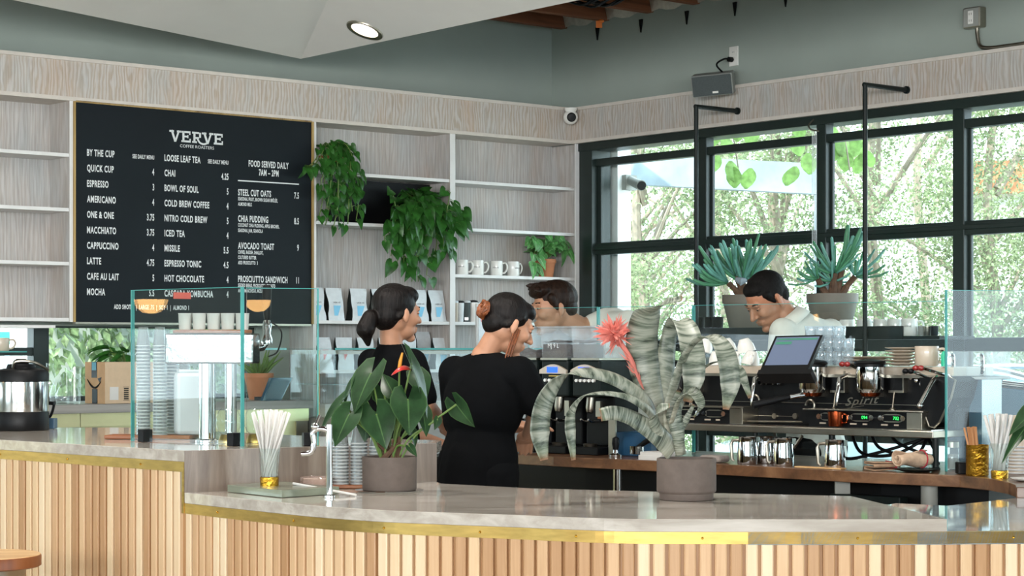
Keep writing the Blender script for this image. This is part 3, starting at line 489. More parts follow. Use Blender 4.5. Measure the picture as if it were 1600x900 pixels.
for i in range(10):
    z = Z0-ST*i
    for lst, pr, l, r in ((col1, pr1, 136, 241), (col2, pr2, 257, 357)):
        mb = MB()
        put_text(mb, lst[i], xx(l), z, CAP, XS, off=OFF)
        mb.build('menu_line', Mt['ink'], t); mb = MB()
        if pr[i]: put_text(mb, pr[i], xx(r), z, CAP, XS*.9, align='r', off=OFF)
        else: put_text(mb, 'SEE DAILY MENU', xx(r), z+.003, CAP*.62, XS*.95, align='r', off=OFF)
        mb.build('menu_price' if pr[i] else 'menu_note', Mt['ink'], t)
mb = MB(); put_text(mb, 'FOOD SERVED DAILY', xx(420), zz(420, 262), CAP, XS*.93, align='c', off=OFF); put_text(mb, '7AM \u2013 2PM', xx(420), zz(420, 275), CAP, XS*.93, align='c', off=OFF)
mb.box(xx(372), xx(467), -.0045, -.0025, zz(372, 283), zz(372, 281.2)); mb.build('food_heading', Mt['ink'], t)
for nm, p, y, subs in (('STEEL CUT OATS', '7.5', 305, ['SEASONAL FRUIT, BROWN SUGAR BR\u00dbL\u00c9E,', 'ALMOND MILK']), ('CHIA PUDDING', '8.5', 346, ['COCONUT CHIA PUDDING, APPLE BIRCHER,', 'SEASONAL JAM, GRANOLA']), ('AVOCADO TOAST', '9', 388.3, ['CHIVES, RADISH, SHALLOT,', 'CULTURED BUTTER', 'ADD PROSCIUTTO  3']), ('PROSCIUTTO SANDWICH', '11', 440.3, ['SEEDED BREAD, PROSCIUTTO, TOMATO', 'AIOLI, MANCHEGO, MIZUNA'])):
    mb = MB(); z = zz(372, y); put_text(mb, nm, xx(372), z, CAP, XS*.95, off=OFF); m2 = MB(); put_text(m2, p, xx(467), z, CAP, XS*.9, align='r', off=OFF); m2.build('menu_price', Mt['ink'], t); mb.build('menu_line', Mt['ink'], t); mb = MB()
    for k, s in enumerate(subs): put_text(mb, s, xx(372), z-.030-.031*k, CAP*.55, XS*.82, off=OFF)
    mb.build('menu_description', Mt['ink'], t)
mb = MB(); put_text(mb, 'ADD SHOT 1  |  LARGE .75  |  SOY 1  |  ALMOND 1', xx(178), zz(178, 482.6), CAP*.68, XS, off=OFF)
mb.build('menu_line', Mt['ink'], t)
# slab-serif logo
lg = MB(); lx0, lx1 = xx(265), xx(350.5); lz = zz(265, 220.6); lh = zz(265, 203)-lz; u = (lx1-lx0)/5.35
def bar(x0, z0, x1, z1, wd):
    a = Vector((x0, 0, z0)); b = Vector((x1, 0, z1)); n = Vector((-(b-a).z, 0, (b-a).x)).normalized()*wd/2
    lg.add([a-n+Vector((0, -.0042, 0)), b-n+Vector((0, -.0042, 0)), b+n+Vector((0, -.0042, 0)), a+n+Vector((0, -.0042, 0))], [(0, 1, 2, 3)])
sw = u*.2; sf = u*.16
def gV(x):
    bar(x+.2*u, lz+lh, x+.55*u, lz, sw); bar(x+.9*u, lz+lh, x+.55*u, lz, sw*.8); bar(x-.02*u, lz+lh-sf/2, x+.42*u, lz+lh-sf/2, sf); bar(x+.7*u, lz+lh-sf/2, x+1.1*u, lz+lh-sf/2, sf)
def gE(x):
    bar(x+.25*u, lz, x+.25*u, lz+lh, sw); bar(x+.05*u, lz+sf/2, x+.95*u, lz+sf/2, sf); bar(x+.05*u, lz+lh-sf/2, x+.92*u, lz+lh-sf/2, sf); bar(x+.25*u, lz+lh*.52, x+.7*u, lz+lh*.52, sf*.9)
    bar(x+.9*u, lz, x+.9*u, lz+lh*.34, sf*.8); bar(x+.87*u, lz+lh*.68, x+.87*u, lz+lh, sf*.8); bar(x+.68*u, lz+lh*.38, x+.68*u, lz+lh*.66, sf*.7)
gV(lx0); gE(lx0+1.08*u); x = lx0+2.15*u
bar(x+.25*u, lz, x+.25*u, lz+lh, sw); bar(x+.03*u, lz+sf/2, x+.5*u, lz+sf/2, sf); bar(x+.03*u, lz+lh-sf/2, x+.7*u, lz+lh-sf/2, sf); bar(x+.25*u, lz+lh*.46, x+.7*u, lz+lh*.46, sf); bar(x+.8*u, lz+lh*.5, x+.8*u, lz+lh*.95, sw*.9)
pts = bez([(x+.5*u, 0, lz+lh*.46), (x+.78*u, 0, lz+.06*lh), (x+1.15*u, 0, lz-.05*lh), (x+1.5*u, 0, lz+.05*lh)], 6)
for a, b in zip(pts, pts[1:]): bar(a.x, a.z, b.x, b.z, sw*.8)
gV(x+1.0*u); gE(x+2.1*u+.0*u); put_text(lg, 'COFFEE ROASTERS', xx(308), zz(308, 232), CAP*.48, XS*2.0, align='c')
lg.build('shop_logo', Mt['ink'], t)
MB().box(xx(271), xx(298), -.0055, -.003, zz(285, 467), zz(285, 457)).build('price_sticker', Mt['red'], t)['label'] = 'small coral sticker over the last drink'
# ================================================================== wall shelves
ZS3, ZS4, ZS5, ZS6, ZS7 = [zz(px, py) for px, py in ((708, 280.4), (718, 355.6), (710, 428.2), (709, 502.7), (600, 577.8))]
def shelving(name, lab, x0, x1, shelves, zb, left=True, right=True, rightm=None):
    t = in_frame(thing('wall_shelving', lab, 'shelving', (0, 0, 0)), LF); T = .02
    MB().box(x0, x1, .235, .258, zb, ZB).build('back_panel', Mt['plydark'], t)
    if left: MB().box(x0, x0+T, 0, .235, zb, ZB).build('side_panel', Mt['plydark'], t); MB().box(x0-.0005, x0+T+.0005, -.003, 0, zb, ZB).build('edge_strip', Mt['shelf'], t)
    if right: MB().box(x1-T, x1, 0, .235, zb, ZB).build('side_panel', Mt['plydark'], t); MB().box(x1-T-.0005, x1+.0005, -.003, 0, zb, ZB).build('edge_strip', Mt['shelf'], t)
    for z in shelves: MB().box(x0+(T if left else 0), x1-(T if right else 0), .004, .235, z-.02, z).build('shelf', Mt['shelf'], t, bevel=.001)
    return t
xA1 = bx0-.013; xB0 = bx1+.015; xB1 = LF.hx(707, 0); xC1 = LF.hx(903, 0)
zA = [zz(0, 232.2), zz(0, 319.6), zz(0, 405.9), zz(0, 495.6)]
shelving('A', 'empty plywood wall shelves at the left of the menu board', xA1-1.9, xA1, zA, zA[3]-.022)
shelving('B', 'plywood wall shelves with trailing plants right of the menu board', xB0, xB1, [ZS3, ZS4, ZS6, ZS7, .98], .95)
shelving('C', 'plywood wall shelves with white mugs next to the window corner', xB1, xC1-.0, [ZS3, ZS4, ZS5, ZS6, ZS7, .98], .95, left=True, right=True)
o = in_frame(MB().box(bx0-1.2, LF.hx(80, 0), -.05, .25, BOARD_B-.035, BOARD_B-.02).build('wood_ledge', Mt['shelf']), LF); tag(o, 'thin pale ledge under the empty left shelves above the low window', 'ledge')
o = in_frame(MB().box(xB0+.27, xB1-.025, .205, .231, ZS4+.002, ZS3-.024).build('black_display_panel', Mt['black']), LF); tag(o, 'flat black panel filling the shelf bay behind the trailing plant', 'panel')
# ================================================================== crockery builders
def mug_parts(t, r=.041, h=.096, m='ceramic', logo=True, hang=0, taper=1.0):
    MB().lathe([(r*taper*.9, 0), (r*taper, .006), (r, h-.004), (r-.0015, h), (r-.004, h-.002), (r*taper-.005, .009), (.0005, .008)], 28, cap1=True).build('body', Mt[m], t, smooth=True)
    a = hang; c, s = math.cos(a), math.sin(a); pr = [(r-.003, h*.83), (r+.018, h*.86), (r+.03, h*.66), (r+.027, h*.4), (r+.012, h*.2), (r-.003, h*.2)]
    MB().tube(bez([(c*q, s*q, z) for q, z in pr], 5), .0055, 8).build('handle', Mt[m], t, smooth=True)
    if logo:
        l = MB(); wrap_text(l, 'VERVE', .009, 1.15, r, h*.5, -PI/2-.15); l.build('logo', Mt['black'], t)
proto = thing('coffee_mug', 'white mug with small dark logo, leftmost of the row on the shelf', 'mug', LF.w(LF.hx(722, .07), .07, ZS5), 0, 'white mugs on the plywood shelf'); mug_parts(proto, hang=-.25)
for i, px in enumerate((746.5, 776)): copy_tree(proto, ['white mug with small dark logo, second from left on the shelf', 'white mug with small dark logo, third from left on the shelf'][i], LF.w(LF.hx(px, .07), .07, ZS5))
copy_tree(proto, 'white mug touching the leaves of the terracotta potted plant', LF.w(LF.hx(802, .07), .07, ZS5), .9)
# coffee bags
def bag(loc, lab, group, mat2='blue', tri=False, h=.20, wd=.118):
    t = thing('coffee_bag', lab, 'coffee bag', loc, LF.a+rnd.uniform(-.08, .08), group); N = 9; fr = []; bk = []
    for j in range(N+1):
        u = j/N; z = h*u; d = .036*(1-u**1.5)+.004; x = wd/2*(1-.10*math.sin(PI*min(1, u*1.1))*(1 if u > .3 else .3)); w2 = .0035*math.sin(9*u+loc.x*20)
        fr.append([Vector((x*k+w2, -d-.006*math.cos(k*1.4)*(1-u), z)) for k in (-1, -.6, -.2, .2, .6, 1)]); bk.append([Vector((x*k+w2, d, z)) for k in (1, 0, -1)])
    MB().grid(fr).grid(bk).add([r_ for r_ in (fr[-1][0], fr[-1][-1], bk[-1][0], bk[-1][-1])], [(0, 1, 2, 3)]).build('body', Mt['bag'], t, smooth='all')
    g = MB()
    for e, k in ((-1, 0), (0, -1)):
        pass
    g.grid([[f_[0], Vector((f_[0].x+.010, 0, f_[0].z)), b_[-1]] for f_, b_ in zip(fr, bk)]); g.grid([[f_[-1], Vector((f_[-1].x-.010, 0, f_[-1].z)), b_[0]] for f_, b_ in zip(fr, bk)]); g.build('gusset', Mt['bagside'], t, smooth='all')['label'] = 'dark side gusset'
    yk = lambda z: -(.036*(1-(z/h)**1.5)+.004)-.0085
    l = MB()
    if tri: l.add([(-.02, yk(h*.62)+.001, h*.62), (.028, yk(h*.62)+.001, h*.62), (-.012, yk(h*.3), h*.3)], [(2, 1, 0)])
    else: l.add([(-.022, yk(h*.15), h*.15), (.03, yk(h*.15), h*.15), (.03, yk(h*.46), h*.46), (-.022, yk(h*.46), h*.46)], [(0, 1, 2, 3)])
    l.build('printed_label', Mt[mat2], t)
    if not tri:
        MB().add([(.004, yk(h*.15)-.001, h*.15), (.03, yk(h*.15)-.001, h*.15), (.03, yk(h*.44)-.001, h*.44)], [(0, 1, 2)]).build('label_triangle', Mt['bag'], t)
    l = MB(); put_text(l, 'VERVE', 0.003, h*.53, .009, 1.5, yk(h*.53)-.001, 'c'); l.build('logo', Mt['black'], t)
    return t
for i, px in enumerate((491, 520.5, 558, 592, 625, 652, 680)): bag(LF.w(LF.hx(px, .07), .07, ZS6), 'white coffee bag with blue square, %s from left on the upper bag shelf' % ORD[i], 'coffee bags with blue labels')
for i, px in enumerate((503, 536, 569, 603, 637)): bag(LF.w(LF.hx(px, .07), .07, ZS7), 'white coffee bag with coral triangle, %s from left on the lower bag shelf' % ORD[i], 'coffee bags with coral labels', 'red', True)
bag(LF.w(LF.hx(659, .185), .185, ZS7), 'tall white coffee bag at the back of the lower shelf beside the partition', 'coffee bags with blue labels', h=.24); bag(LF.w(LF.hx(687, .07), .07, ZS7), 'white coffee bag with blue square at the right end of the lower shelf', 'coffee bags with blue labels')
# tumblers and cans on the right unit
for i, (px, m, r, h) in enumerate(((711, 'beige', .022, .135), (719, 'bag', .026, .135), (729, 'grille', .026, .138), (739.5, 'ceramic', .028, .140), (750, 'black', .028, .132), (762, 'black', .03, .135), (776, 'satin', .027, .135), (790, 'black', .028, .13))):
    t = thing('travel_tumbler', '%s travel tumbler, %s from the left partition on the shelf below the mugs' % ({'beige': 'narrow beige', 'bag': 'pale grey', 'grille': 'dark patterned', 'ceramic': 'white', 'black': 'black', 'satin': 'steel'}[m], ORD[i]), 'tumbler', LF.w(LF.hx(px, .08), .08, ZS6), 0, 'tumblers below the mug shelf')
    MB().lathe([(r*.78, 0), (r*.82, .004), (r, h*.9), (r, h*.91)], 20).build('body', Mt[m], t, smooth=True); MB().lathe([(r*1.05, h*.91), (r*1.05, h*.97), (r*.9, h), (r*.2, h+.003)], 20).build('lid', Mt['black' if i % 2 else 'bag'], t, smooth=True)
    if m == 'grille': MB().box(-.012, .012, -r*.93, -r*.9, .012, .03).build('printed_label', Mt['ceramic'], t)
# ================================================================== plants
def heart(mb, c, d, n, L, Wd, fold=.18, curl=.25, uv=None, lobes=.22):
    d = d.normalized(); s = d.cross(n).normalized(); n = s.cross(d); rows = []
    prof = [(-lobes, .30), (-lobes*.8, .72), (0, .98), (.2, 1.0), (.4, .84), (.6, .6), (.8, .32), (.93, .12), (1, .01)]
    for a, wd in prof:
        z = -curl*a*a*L; row = []
        for k in (-1, -.55, 0, .55, 1):
            lob = 0 if a > -.02 else (-a)*L*(1-abs(k))*1.0
            row.append(c+d*(a*L+lob)+s*(k*wd*Wd/2)+n*(z+abs(k)*wd*Wd/2*fold))
            if uv is not None: uv.append((k, a))
        rows.append(row)
    mb.grid(rows)
def pothos(loc, rot, lab, vines, leafL, mat, seed, potr=.075, poth=.11, potm='terra', top=26, group='trailing plants', up=0.0):
    r = random.Random(seed); t = thing('trailing_pothos', lab, 'plant', loc, rot, group)
    MB().lathe([(potr*.75, 0), (potr, poth*.8), (potr*1.08, poth*.8), (potr*1.08, poth), (potr*.95, poth), (potr*.93, poth*.85)], 24).build('pot', Mt[potm], t, smooth=True); MB().lathe([(potr*.9, poth*.84), (.001, poth*.9)], 16).build('soil', Mt['soil'], t)
    lf = MB(); stm = MB(); uv = []
    for v in vines:                               # v: list of points relative to the pot
        pts = bez([(0, 0, poth*.9)]+v, 8); stm.tube(pts, .0032, 5)
        k = 5
        while k < len(pts):
            c = pts[k]; tg = (pts[min(k+1, len(pts)-1)]-pts[k-1]).normalized(); out = Vector((r.gauss(0, .7), -abs(r.gauss(.5, .4)), r.uniform(-.5, .25))).normalized()
            d = (tg*.35+out*.6+Vector((0, -.15, -.75))).normalized(); n = (Vector((r.gauss(0, .35), -1, .55+r.gauss(0, .3)))).normalized(); p2 = c+out*r.uniform(.02, .05); stm.tube([c, (c+p2)/2+Vector((0, 0, .008)), p2], .0016, 4)
            heart(lf, p2, d, n, leafL*r.uniform(.65, 1.2), leafL*r.uniform(.6, .95), uv=uv); k += r.choice((2, 2, 3, 3, 4))
    for _ in range(top):
        a = r.uniform(0, 2*PI); q = potr*r.uniform(.3, 1.5); c = Vector((math.cos(a)*q, math.sin(a)*q*.8, poth+r.uniform(0, .09)+up*.03)); d = Vector((math.cos(a), math.sin(a), r.uniform(-.6, .5)+up)); stm.tube([(0, 0, poth*.9), c*.5+Vector((0, 0, poth*.6)), c], .002, 4)
        heart(lf, c, d, Vector((r.gauss(0, .4), -.6, 1)).normalized(), leafL*r.uniform(.7, 1.2), leafL*r.uniform(.6, .9), uv=uv)
    stm.build('stems', Mt['stem'], t, smooth=True); lf.build('foliage', Mt[mat], t, smooth='all', uv=uv); return t
def vine_set(fr, loc, y0, items, r, n=3):
    out = []
    return out
def rel_vines(xp, yp, zp, targets, seed):          # targets: (px, py) of the tip; vines run over the shelf lip and hang
    r = random.Random(seed); L = []
    for px, py in targets:
        yl = yp+r.uniform(-.17, -.10); x, z = LF.hit(px, py, yl); dx = x-xp; dz = z-zp
        L.append([Vector((dx*.35, (yl-yp)*.6, .13+r.uniform(0, .05))), Vector((dx*.75, yl-yp, .06)), Vector((dx*.95+r.uniform(-.03, .03), yl-yp, dz*.5)), Vector((dx, yl-yp+.01, dz))])
    return L
x1 = LF.hx(517, .09); z1 = ZS3
pothos(LF.w(x1, .09, z1), LF.a, 'trailing pothos with small dark leaves hanging beside the menu board', rel_vines(x1, .09, z1, [(500, 340), (510, 352), (522, 358), (532, 345), (545, 350), (552, 330), (558, 345), (505, 300), (540, 300), (560, 300), (520, 310), (528, 330), (512, 325), (537, 320), (550, 300), (498, 260), (484, 265), (478, 258)], 5), .058, 'pothos', 11, .07, .10, 'terra', 16)
x2 = LF.hx(652, .08); z2 = ZS4
pothos(LF.w(x2, .08, z2), LF.a, 'big glossy trailing pothos hanging in front of the black panel', rel_vines(x2, .08, z2, [(603, 380), (612, 400), (622, 410), (632, 425), (645, 440), (655, 440), (668, 430), (680, 400), (692, 400), (704, 395), (714, 350), (718, 325), (700, 350), (610, 350), (620, 330), (635, 360), (650, 380), (665, 370), (690, 330), (705, 300), (615, 300), (640, 330), (660, 340), (675, 350), (628, 380), (640, 400)], 9), .088, 'pothos', 23, .085, .13, 'woodwarm', 60)
x3 = LF.hx(852, .09); r3 = random.Random(5); v3 = [[Vector((-.10, -.02, .17)), Vector((-.15, -.05, .10)), Vector((-.15, -.06, .06))], [Vector((.05, -.02, .24)), Vector((.12, -.04, .22)), Vector((.15, -.05, .16))], [Vector((-.05, -.02, .22)), Vector((-.12, -.04, .25)), Vector((-.17, -.05, .24))], [Vector((-.02, -.02, .24)), Vector((.03, -.03, .28)), Vector((.08, -.04, .27))]]
pothos(LF.w(x3, .09, ZS5), LF.a, 'variegated pothos in a terracotta pot at the end of the mug shelf', v3, .085, 'varie', 31, .068, .12, 'terra', 30, up=.75)
# ================================================================== things high on the walls
t = thing('dome_security_camera', 'small white dome security camera in the corner of the plywood band', 'camera', LF.w(-.06, -.06, LF.hit(889, 185, 0)[1]))
MB().ball((0, 0, 0), .05, 20, 12).lathe([(.03, .03), (.045, .05), (.045, .06)], 20).build('housing', Mt['ceramic'], t, smooth=True); q = Vector((.1, -1, -.12)).normalized().to_track_quat('Z', 'Y').to_matrix().to_4x4()
MB().lathe([(.027, .038), (.031, .044), (.024, .052), (.001, .054)], 20, q).build('lens', Mt['black'], t, smooth=True)
xs, zs = RF.hit(1113, 131, -.13); spk = t = thing('wall_speaker', 'grey bookshelf speaker tilted forward above the plywood band', 'speaker', RF.w(xs, -.12, zs), (math.radians(14), math.radians(-4), math.radians(-14)))
MB().box(-.125, .125, -.07, .08, -.065, .065).build('cabinet', Mt['greyplas'], t, bevel=.008); MB().box(-.119, .119, -.078, -.068, -.06, .06).build('grille', Mt['grille'], t, bevel=.003); MB().box(.0, .035, -.0795, -.077, -.048, -.036).build('badge', Mt['ceramic'], t); MB().tube([(0, .06, 0), (.02, .13, .01), (.02, .17, .02)], .018, 8).build('mount_arm', Mt['black'], t)
xo, zo = RF.hit(1147.5, 88, .05); t = in_frame(thing('power_outlet', 'white double power outlet on the sage wall above the speaker', 'outlet', (0, 0, 0)), RF, xo, .045, zo)
MB().box(-.037, .037, -.004, .004, -.06, .06).build('cover_plate', Mt['ceramic'], t, bevel=.002)
for k in (-1, 1):
    MB().box(-.017, .017, -.006, -.003, k*.024-.014, k*.024+.014).build('receptacle', Mt['ceramic'], t, bevel=.004); MB().box(-.008, -.006, -.0065, -.0055, k*.024-.004, k*.024+.006).box(.006, .008, -.0065, -.0055, k*.024-.004, k*.024+.006).build('slots', Mt['black'], t)
a = RF.w(xo-.002, .03, zo-.022); b = RF.w(xs+.05, -.08, zs+.06); t = MB().tube(bez([a, a+Vector((-.05, -.03, .0)), a+Vector((-.1, -.06, -.04)), b], 6), .006, 8).tube([a, a+(RF.y*-.03)], .016, 10).build('power_cord', Mt['black'], smooth=True); t.parent = spk; t.matrix_parent_inverse = Matrix.LocRotScale(spk.location, spk.rotation_euler, None).inverted()
xo, zo = RF.hit(1528, 29, .05); t = in_frame(thing('conduit_outlet_box', 'grey surface outlet box with curved steel conduit on the sage wall', 'outlet box', (0, 0, 0)), RF, xo, .05, zo)
MB().box(-.058, .058, -.06, 0, -.056, .056).build('box', Mt['satin'], t, bevel=.008); MB().box(-.05, .05, -.064, -.06, -.05, .05).build('cover', Mt['greyplas'], t, bevel=.003); MB().box(-.017, .017, -.068, -.063, -.036, .036).build('receptacle', Mt['ceramic'], t, bevel=.003); MB().box(-.008, -.006, -.0688, -.067, -.024, -.012).box(.006, .008, -.0688, -.067, -.024, -.012).box(-.008, -.006, -.0688, -.067, .012, .024).box(.006, .008, -.0688, -.067, .012, .024).build('slots', Mt['black'], t)
zr = ZT-zo; MB().tube(bez([(.01, -.02, -.05), (.012, -.02, -.09), (.03, -.02, zr+.035), (.10, -.02, zr+.016), (.25, -.02, zr+.014), (.6, -.02, zr+.014)], 8), .011, 10).build('conduit', Mt['satin'], t, smooth=True)
# ================================================================== back counter along the low window
yb = -.42; ZC = LF.hit(140, 632, yb)[1]; xe = LF.hx(490, yb)
t = in_frame(thing('back_counter', 'grey wooden back counter with brass front under the low window', 'counter', (0, 0, 0)), LF)
MB().box(-8, xe, yb, .255, ZC-.047, ZC).build('worktop', Mt['greywood'], t, bevel=.002)
for i, (a, b) in enumerate(((-8, LF.hx(128, yb)), (LF.hx(129, yb), LF.hx(300, yb)), (LF.hx(301, yb), xe-.02))):
    MB().box(a, b, yb+.02, .2, ZC-.12, ZC-.047).build('drawer_front', Mt['yellowpane'], t); MB().box(a, b-.08, yb+.04, .2, .1, ZC-.12).build('cabinet_body', Mt['yellowpane'], t); MB().box(b-.08, b, yb+.03, .2, 0, ZC-.12).build('post', Mt['satin'], t)
# cardboard box
xb0, zb_ = LF.hit(133, 632, -.33); t = in_frame(thing('cardboard_box', 'brown taped cardboard parcel with a smile arrow on the back counter', 'box', (0, 0, 0)), LF, LF.hx(164, -.40), -.40, ZC+.001)
t.rotation_euler = (0, 0, math.radians(45)); bw = .34; bd = .2; bh = .225
MB().box(0, bw, 0, .19, 0, bh).build('carton', Mt['kraft2'], t, bevel=.002)
d = MB().box(-.001, .0005, 0, .19, 0, bh); d.build('end_panel', Mt['kraft'], t)
MB().box(-.003, -.001, .075, .125, bh*.62, bh+.001).box(-.003, -.001, .07, .12, 0, bh*.35).box(-.001, bw, .075, .125, bh, bh+.001).build('packing_tape', Mt['black'], t); MB().box(-.0035, -.003, .08, .12, bh*.8, bh*.99).build('tape_print', M_plain('tape_teal', '2a7a8c', .5), t)
arc = MB(); pts = [(-.0035, .165-.13*k/10, bh*.58-.045*math.sin(PI*k/10*.92)) for k in range(11)]; arc.tube(pts, [.002+.004*math.sin(PI*k/10) for k in range(11)], 6); arc.add([(-.004, .045, bh*.50), (-.004, .025, bh*.64), (-.004, .065, bh*.60)], [(0, 1, 2)]); arc.build('smile_arrow', Mt['black'], t)
MB().box(.03, .085, -.002, 0, .02, .09).build('address_label', Mt['paper'], t); l = MB()
for k in range(6): l.box(.12, .15, -.002, -.001, .022+k*.011, .029+k*.011)
l.box(.116, .154, -.0015, -.0005, .016, .018).box(.116, .154, -.0015, -.0005, .088, .09).build('barcode', Mt['black'], t)
# glass carafes, leafy plant, terracotta succulent, tablet
def glass_lathe(name, lab, cat, loc, prof, group=None, seg=24, mat='glassware'):
    o = MB().lathe(prof, seg, cap1=False).build(name, Mt[mat], None, smooth=True); o.location = loc; return tag(o, lab, cat, group)
for i, (px, pf) in enumerate(((78, [(.03, 0), (.032, .1), (.03, .17), (.018, .2), (.02, .22)]), (93, [(.05, 0), (.056, .05), (.04, .1), (.022, .13), (.027, .16)]), (103, [(.05, 0), (.058, .04), (.04, .085), (.025, .105), (.03, .125)]), (115, [(.035, 0), (.037, .02), (.04, .18), (.041, .2)]))):
    glass_lathe('glass_carafe', ['slim clear glass bottle beside the coffee airpot', 'round clear glass carafe on the back counter by the low window', 'squat clear glass carafe beside the tall glass', 'tall clear glass beaker on the back counter left of the cardboard box'][i], 'carafe', LF.w(LF.hx(px, (-.26, -.05, -.18, -.31)[i]), (-.26, -.05, -.18, -.31)[i], ZC+.001), pf, 'glass carafes on the back counter')
t = thing('leafy_houseplant', 'dark green leafy houseplant behind the cardboard box', 'plant', LF.w(LF.hx(198, .03), .03, ZC), LF.a); lf = MB(); uv = []; r = random.Random(8); sm = MB()
for k in range(34):
    a = r.uniform(0, 2*PI); c = Vector((math.cos(a)*.03, math.sin(a)*.03, .22)); d = Vector((math.cos(a), math.sin(a)*.6, r.uniform(-.1, .8))).normalized(); q = c+d*r.uniform(.02, .1)+Vector((0, 0, .04)); sm.tube([(0, 0, .1), c, q], .003, 5); heart(lf, q, d+Vector((0, 0, -.3)), Vector((0, -.5, 1)), .12, .035, curl=.5, uv=uv, lobes=.05)
MB().lathe([(.05, 0), (.065, .13), (.06, .13)], 20).build('pot', Mt['ceramic'], t, smooth=True); sm.build('stems', Mt['stem'], t); lf.build('foliage', Mt['pothos'], t, smooth='all', uv=uv)
t = thing('potted_succulent', 'spiky green plant in a terracotta pot behind the glass guard corner', 'plant', LF.w(LF.hx(404, -.1), -.1, ZC), LF.a)
MB().lathe([(.055, 0), (.082, .13), (.088, .13), (.088, .155), (.078, .155), (.075, .14)], 24).build('pot', Mt['terra'], t, smooth=True); s = MB(); r = random.Random(4)
for k in range(30):
    a = r.uniform(0, 2*PI); e = r.uniform(.2, 1.1); p = Vector((math.cos(a)*.03, math.sin(a)*.03, .14)); L = r.uniform(.1, .2); d = Vector((math.cos(a)*math.sin(e)*.8, math.sin(a)*math.sin(e)*.8, math.cos(e))); s.tube([p, p+d*L*.5+Vector((0, 0, .01)), p+d*L], [.007, .009, .001], 6)
s.build('foliage', Mt['stem'], t, smooth=True)
t = thing('order_tablet', 'dark tablet on a slanted stand at the end of the back counter', 'tablet', LF.w(LF.hx(428, -.34), -.34, ZC), LF.a+.2)
MB().add([(-.09, 0, 0), (.06, 0, 0), (.15, .0, .13), (-.02, .0, .13), (-.09, .02, 0), (.06, .02, 0), (.15, .02, .13), (-.02, .02, .13)], [(0, 1, 2, 3), (7, 6, 5, 4), (0, 4, 5, 1), (1, 5, 6, 2), (2, 6, 7, 3), (3, 7, 4, 0)]).build('casing', Mt['carglass'], t); MB().add([(-.07, -.002, .012), (.053, -.002, .012), (.128, -.002, .118), (-.012, -.002, .118)], [(0, 1, 2, 3)]).build('screen', M_plain('dim_screen', '24404e', .15), t); MB().box(-.04, .05, .02, .12, 0, .02).build('stand', Mt['black'], t)
# display case in front of the shelves
yc0, yc1 = -.62, -.16; xq0, xq1 = LF.hx(448, yc0), LF.hx(905, yc0)
t = in_frame(thing('glass_display_case', 'long glass display case with a teal-edged top at eye level before the shelves', 'display case', (0, 0, 0)), LF)
xg = xq0; xq0 = xe+.012
MB().box(xg, xq1, yc0, yc1, 1.394, 1.404).build('glass_top', Mt['glass'], t); MB().box(xq0, xq1, yc0-.002, yc0, 1.393, 1.405).box(xg-.002, xg, yc0, yc1, 1.393, 1.405).build('glass_edge', Mt['edge'], t)
MB().box(xq0, xq1, yc0+.004, yc0+.012, 1.0, 1.393).box(xq0, xq0+.008, yc0, yc1, 1.0, 1.393).build('glass_front', Mt['glass'], t); MB().box(xq0, xq1, yc1-.02, yc1, 1.368, 1.392).build('top_rail', Mt['beige'], t)
MB().box(xq0, xq1, yc0, yc1, 0, 1.0).build('cabinet_base', Mt['greywood'], t)
for px in (500, 640): x = LF.hx(px, yc0); MB().box(x-.005, x+.005, yc0+.014, yc0+.024, 1.0, 1.393).build('post', Mt['brass'], t)
MB().box(xq0+.02, xq1-.02, yc0+.05, yc1-.03, 1.19, 1.198).build('inner_shelf', Mt['glass'], t)
for i, px in enumerate((516, 562, 690)):
    o = in_frame(MB().prism([(-.07, -.05), (.07, -.05), (.06, .06), (-.06, .06)], 0, .08).build('pastry_box', Mt['paper'], bevel=.004), LF, LF.hx(px, -.4), -.4, 1.001); tag(o, 'white paper pastry box inside the glass display case, %s from left' % ORD[i], 'box', 'pastry boxes in the case')
t = in_frame(thing('pink_print_card', 'white framed card with a pink print standing on the glass case', 'picture', (0, 0, 0)), LF, LF.hx(764, -.3), -.3, 1.405)
MB().box(-.10, .10, 0, .012, 0, .28).build('frame', Mt['paper'], t); MB().box(-.085, .085, -.002, 0, .02, .265).build('print', Mt['bag'], t); m_ = MB(); r = random.Random(2)
for k in range(14): m_.ball((r.uniform(-.06, .05), -.003, .2+r.uniform(-.03, .05)), (.012, .001, .012), 8, 5)
m_.build('pink_motif', Mt['pinkcard'], t)

xm, zm = LF.hit(12, 549, -.12); t = in_frame(thing('small_glass_case', 'small teal-edged glass case on the back counter behind the airpot', 'display case', (0, 0, 0)), LF, xm, -.12, ZC+.001); hm = zm-ZC
MB().box(-.12, .055, -.1, .1, 0, hm-.006).build('pane', Mt['glass'], t); MB().box(-.125, .06, -.105, .105, hm-.006, hm).build('glass_edge', Mt['edge'], t)
t = thing('large_mug', 'beige mug on top of the small glass case at the far left edge', 'mug', LF.w(LF.hx(2, -.12), -.12, zm+.002)); mug_parts(t, .042, .07, 'beige', False, .2)
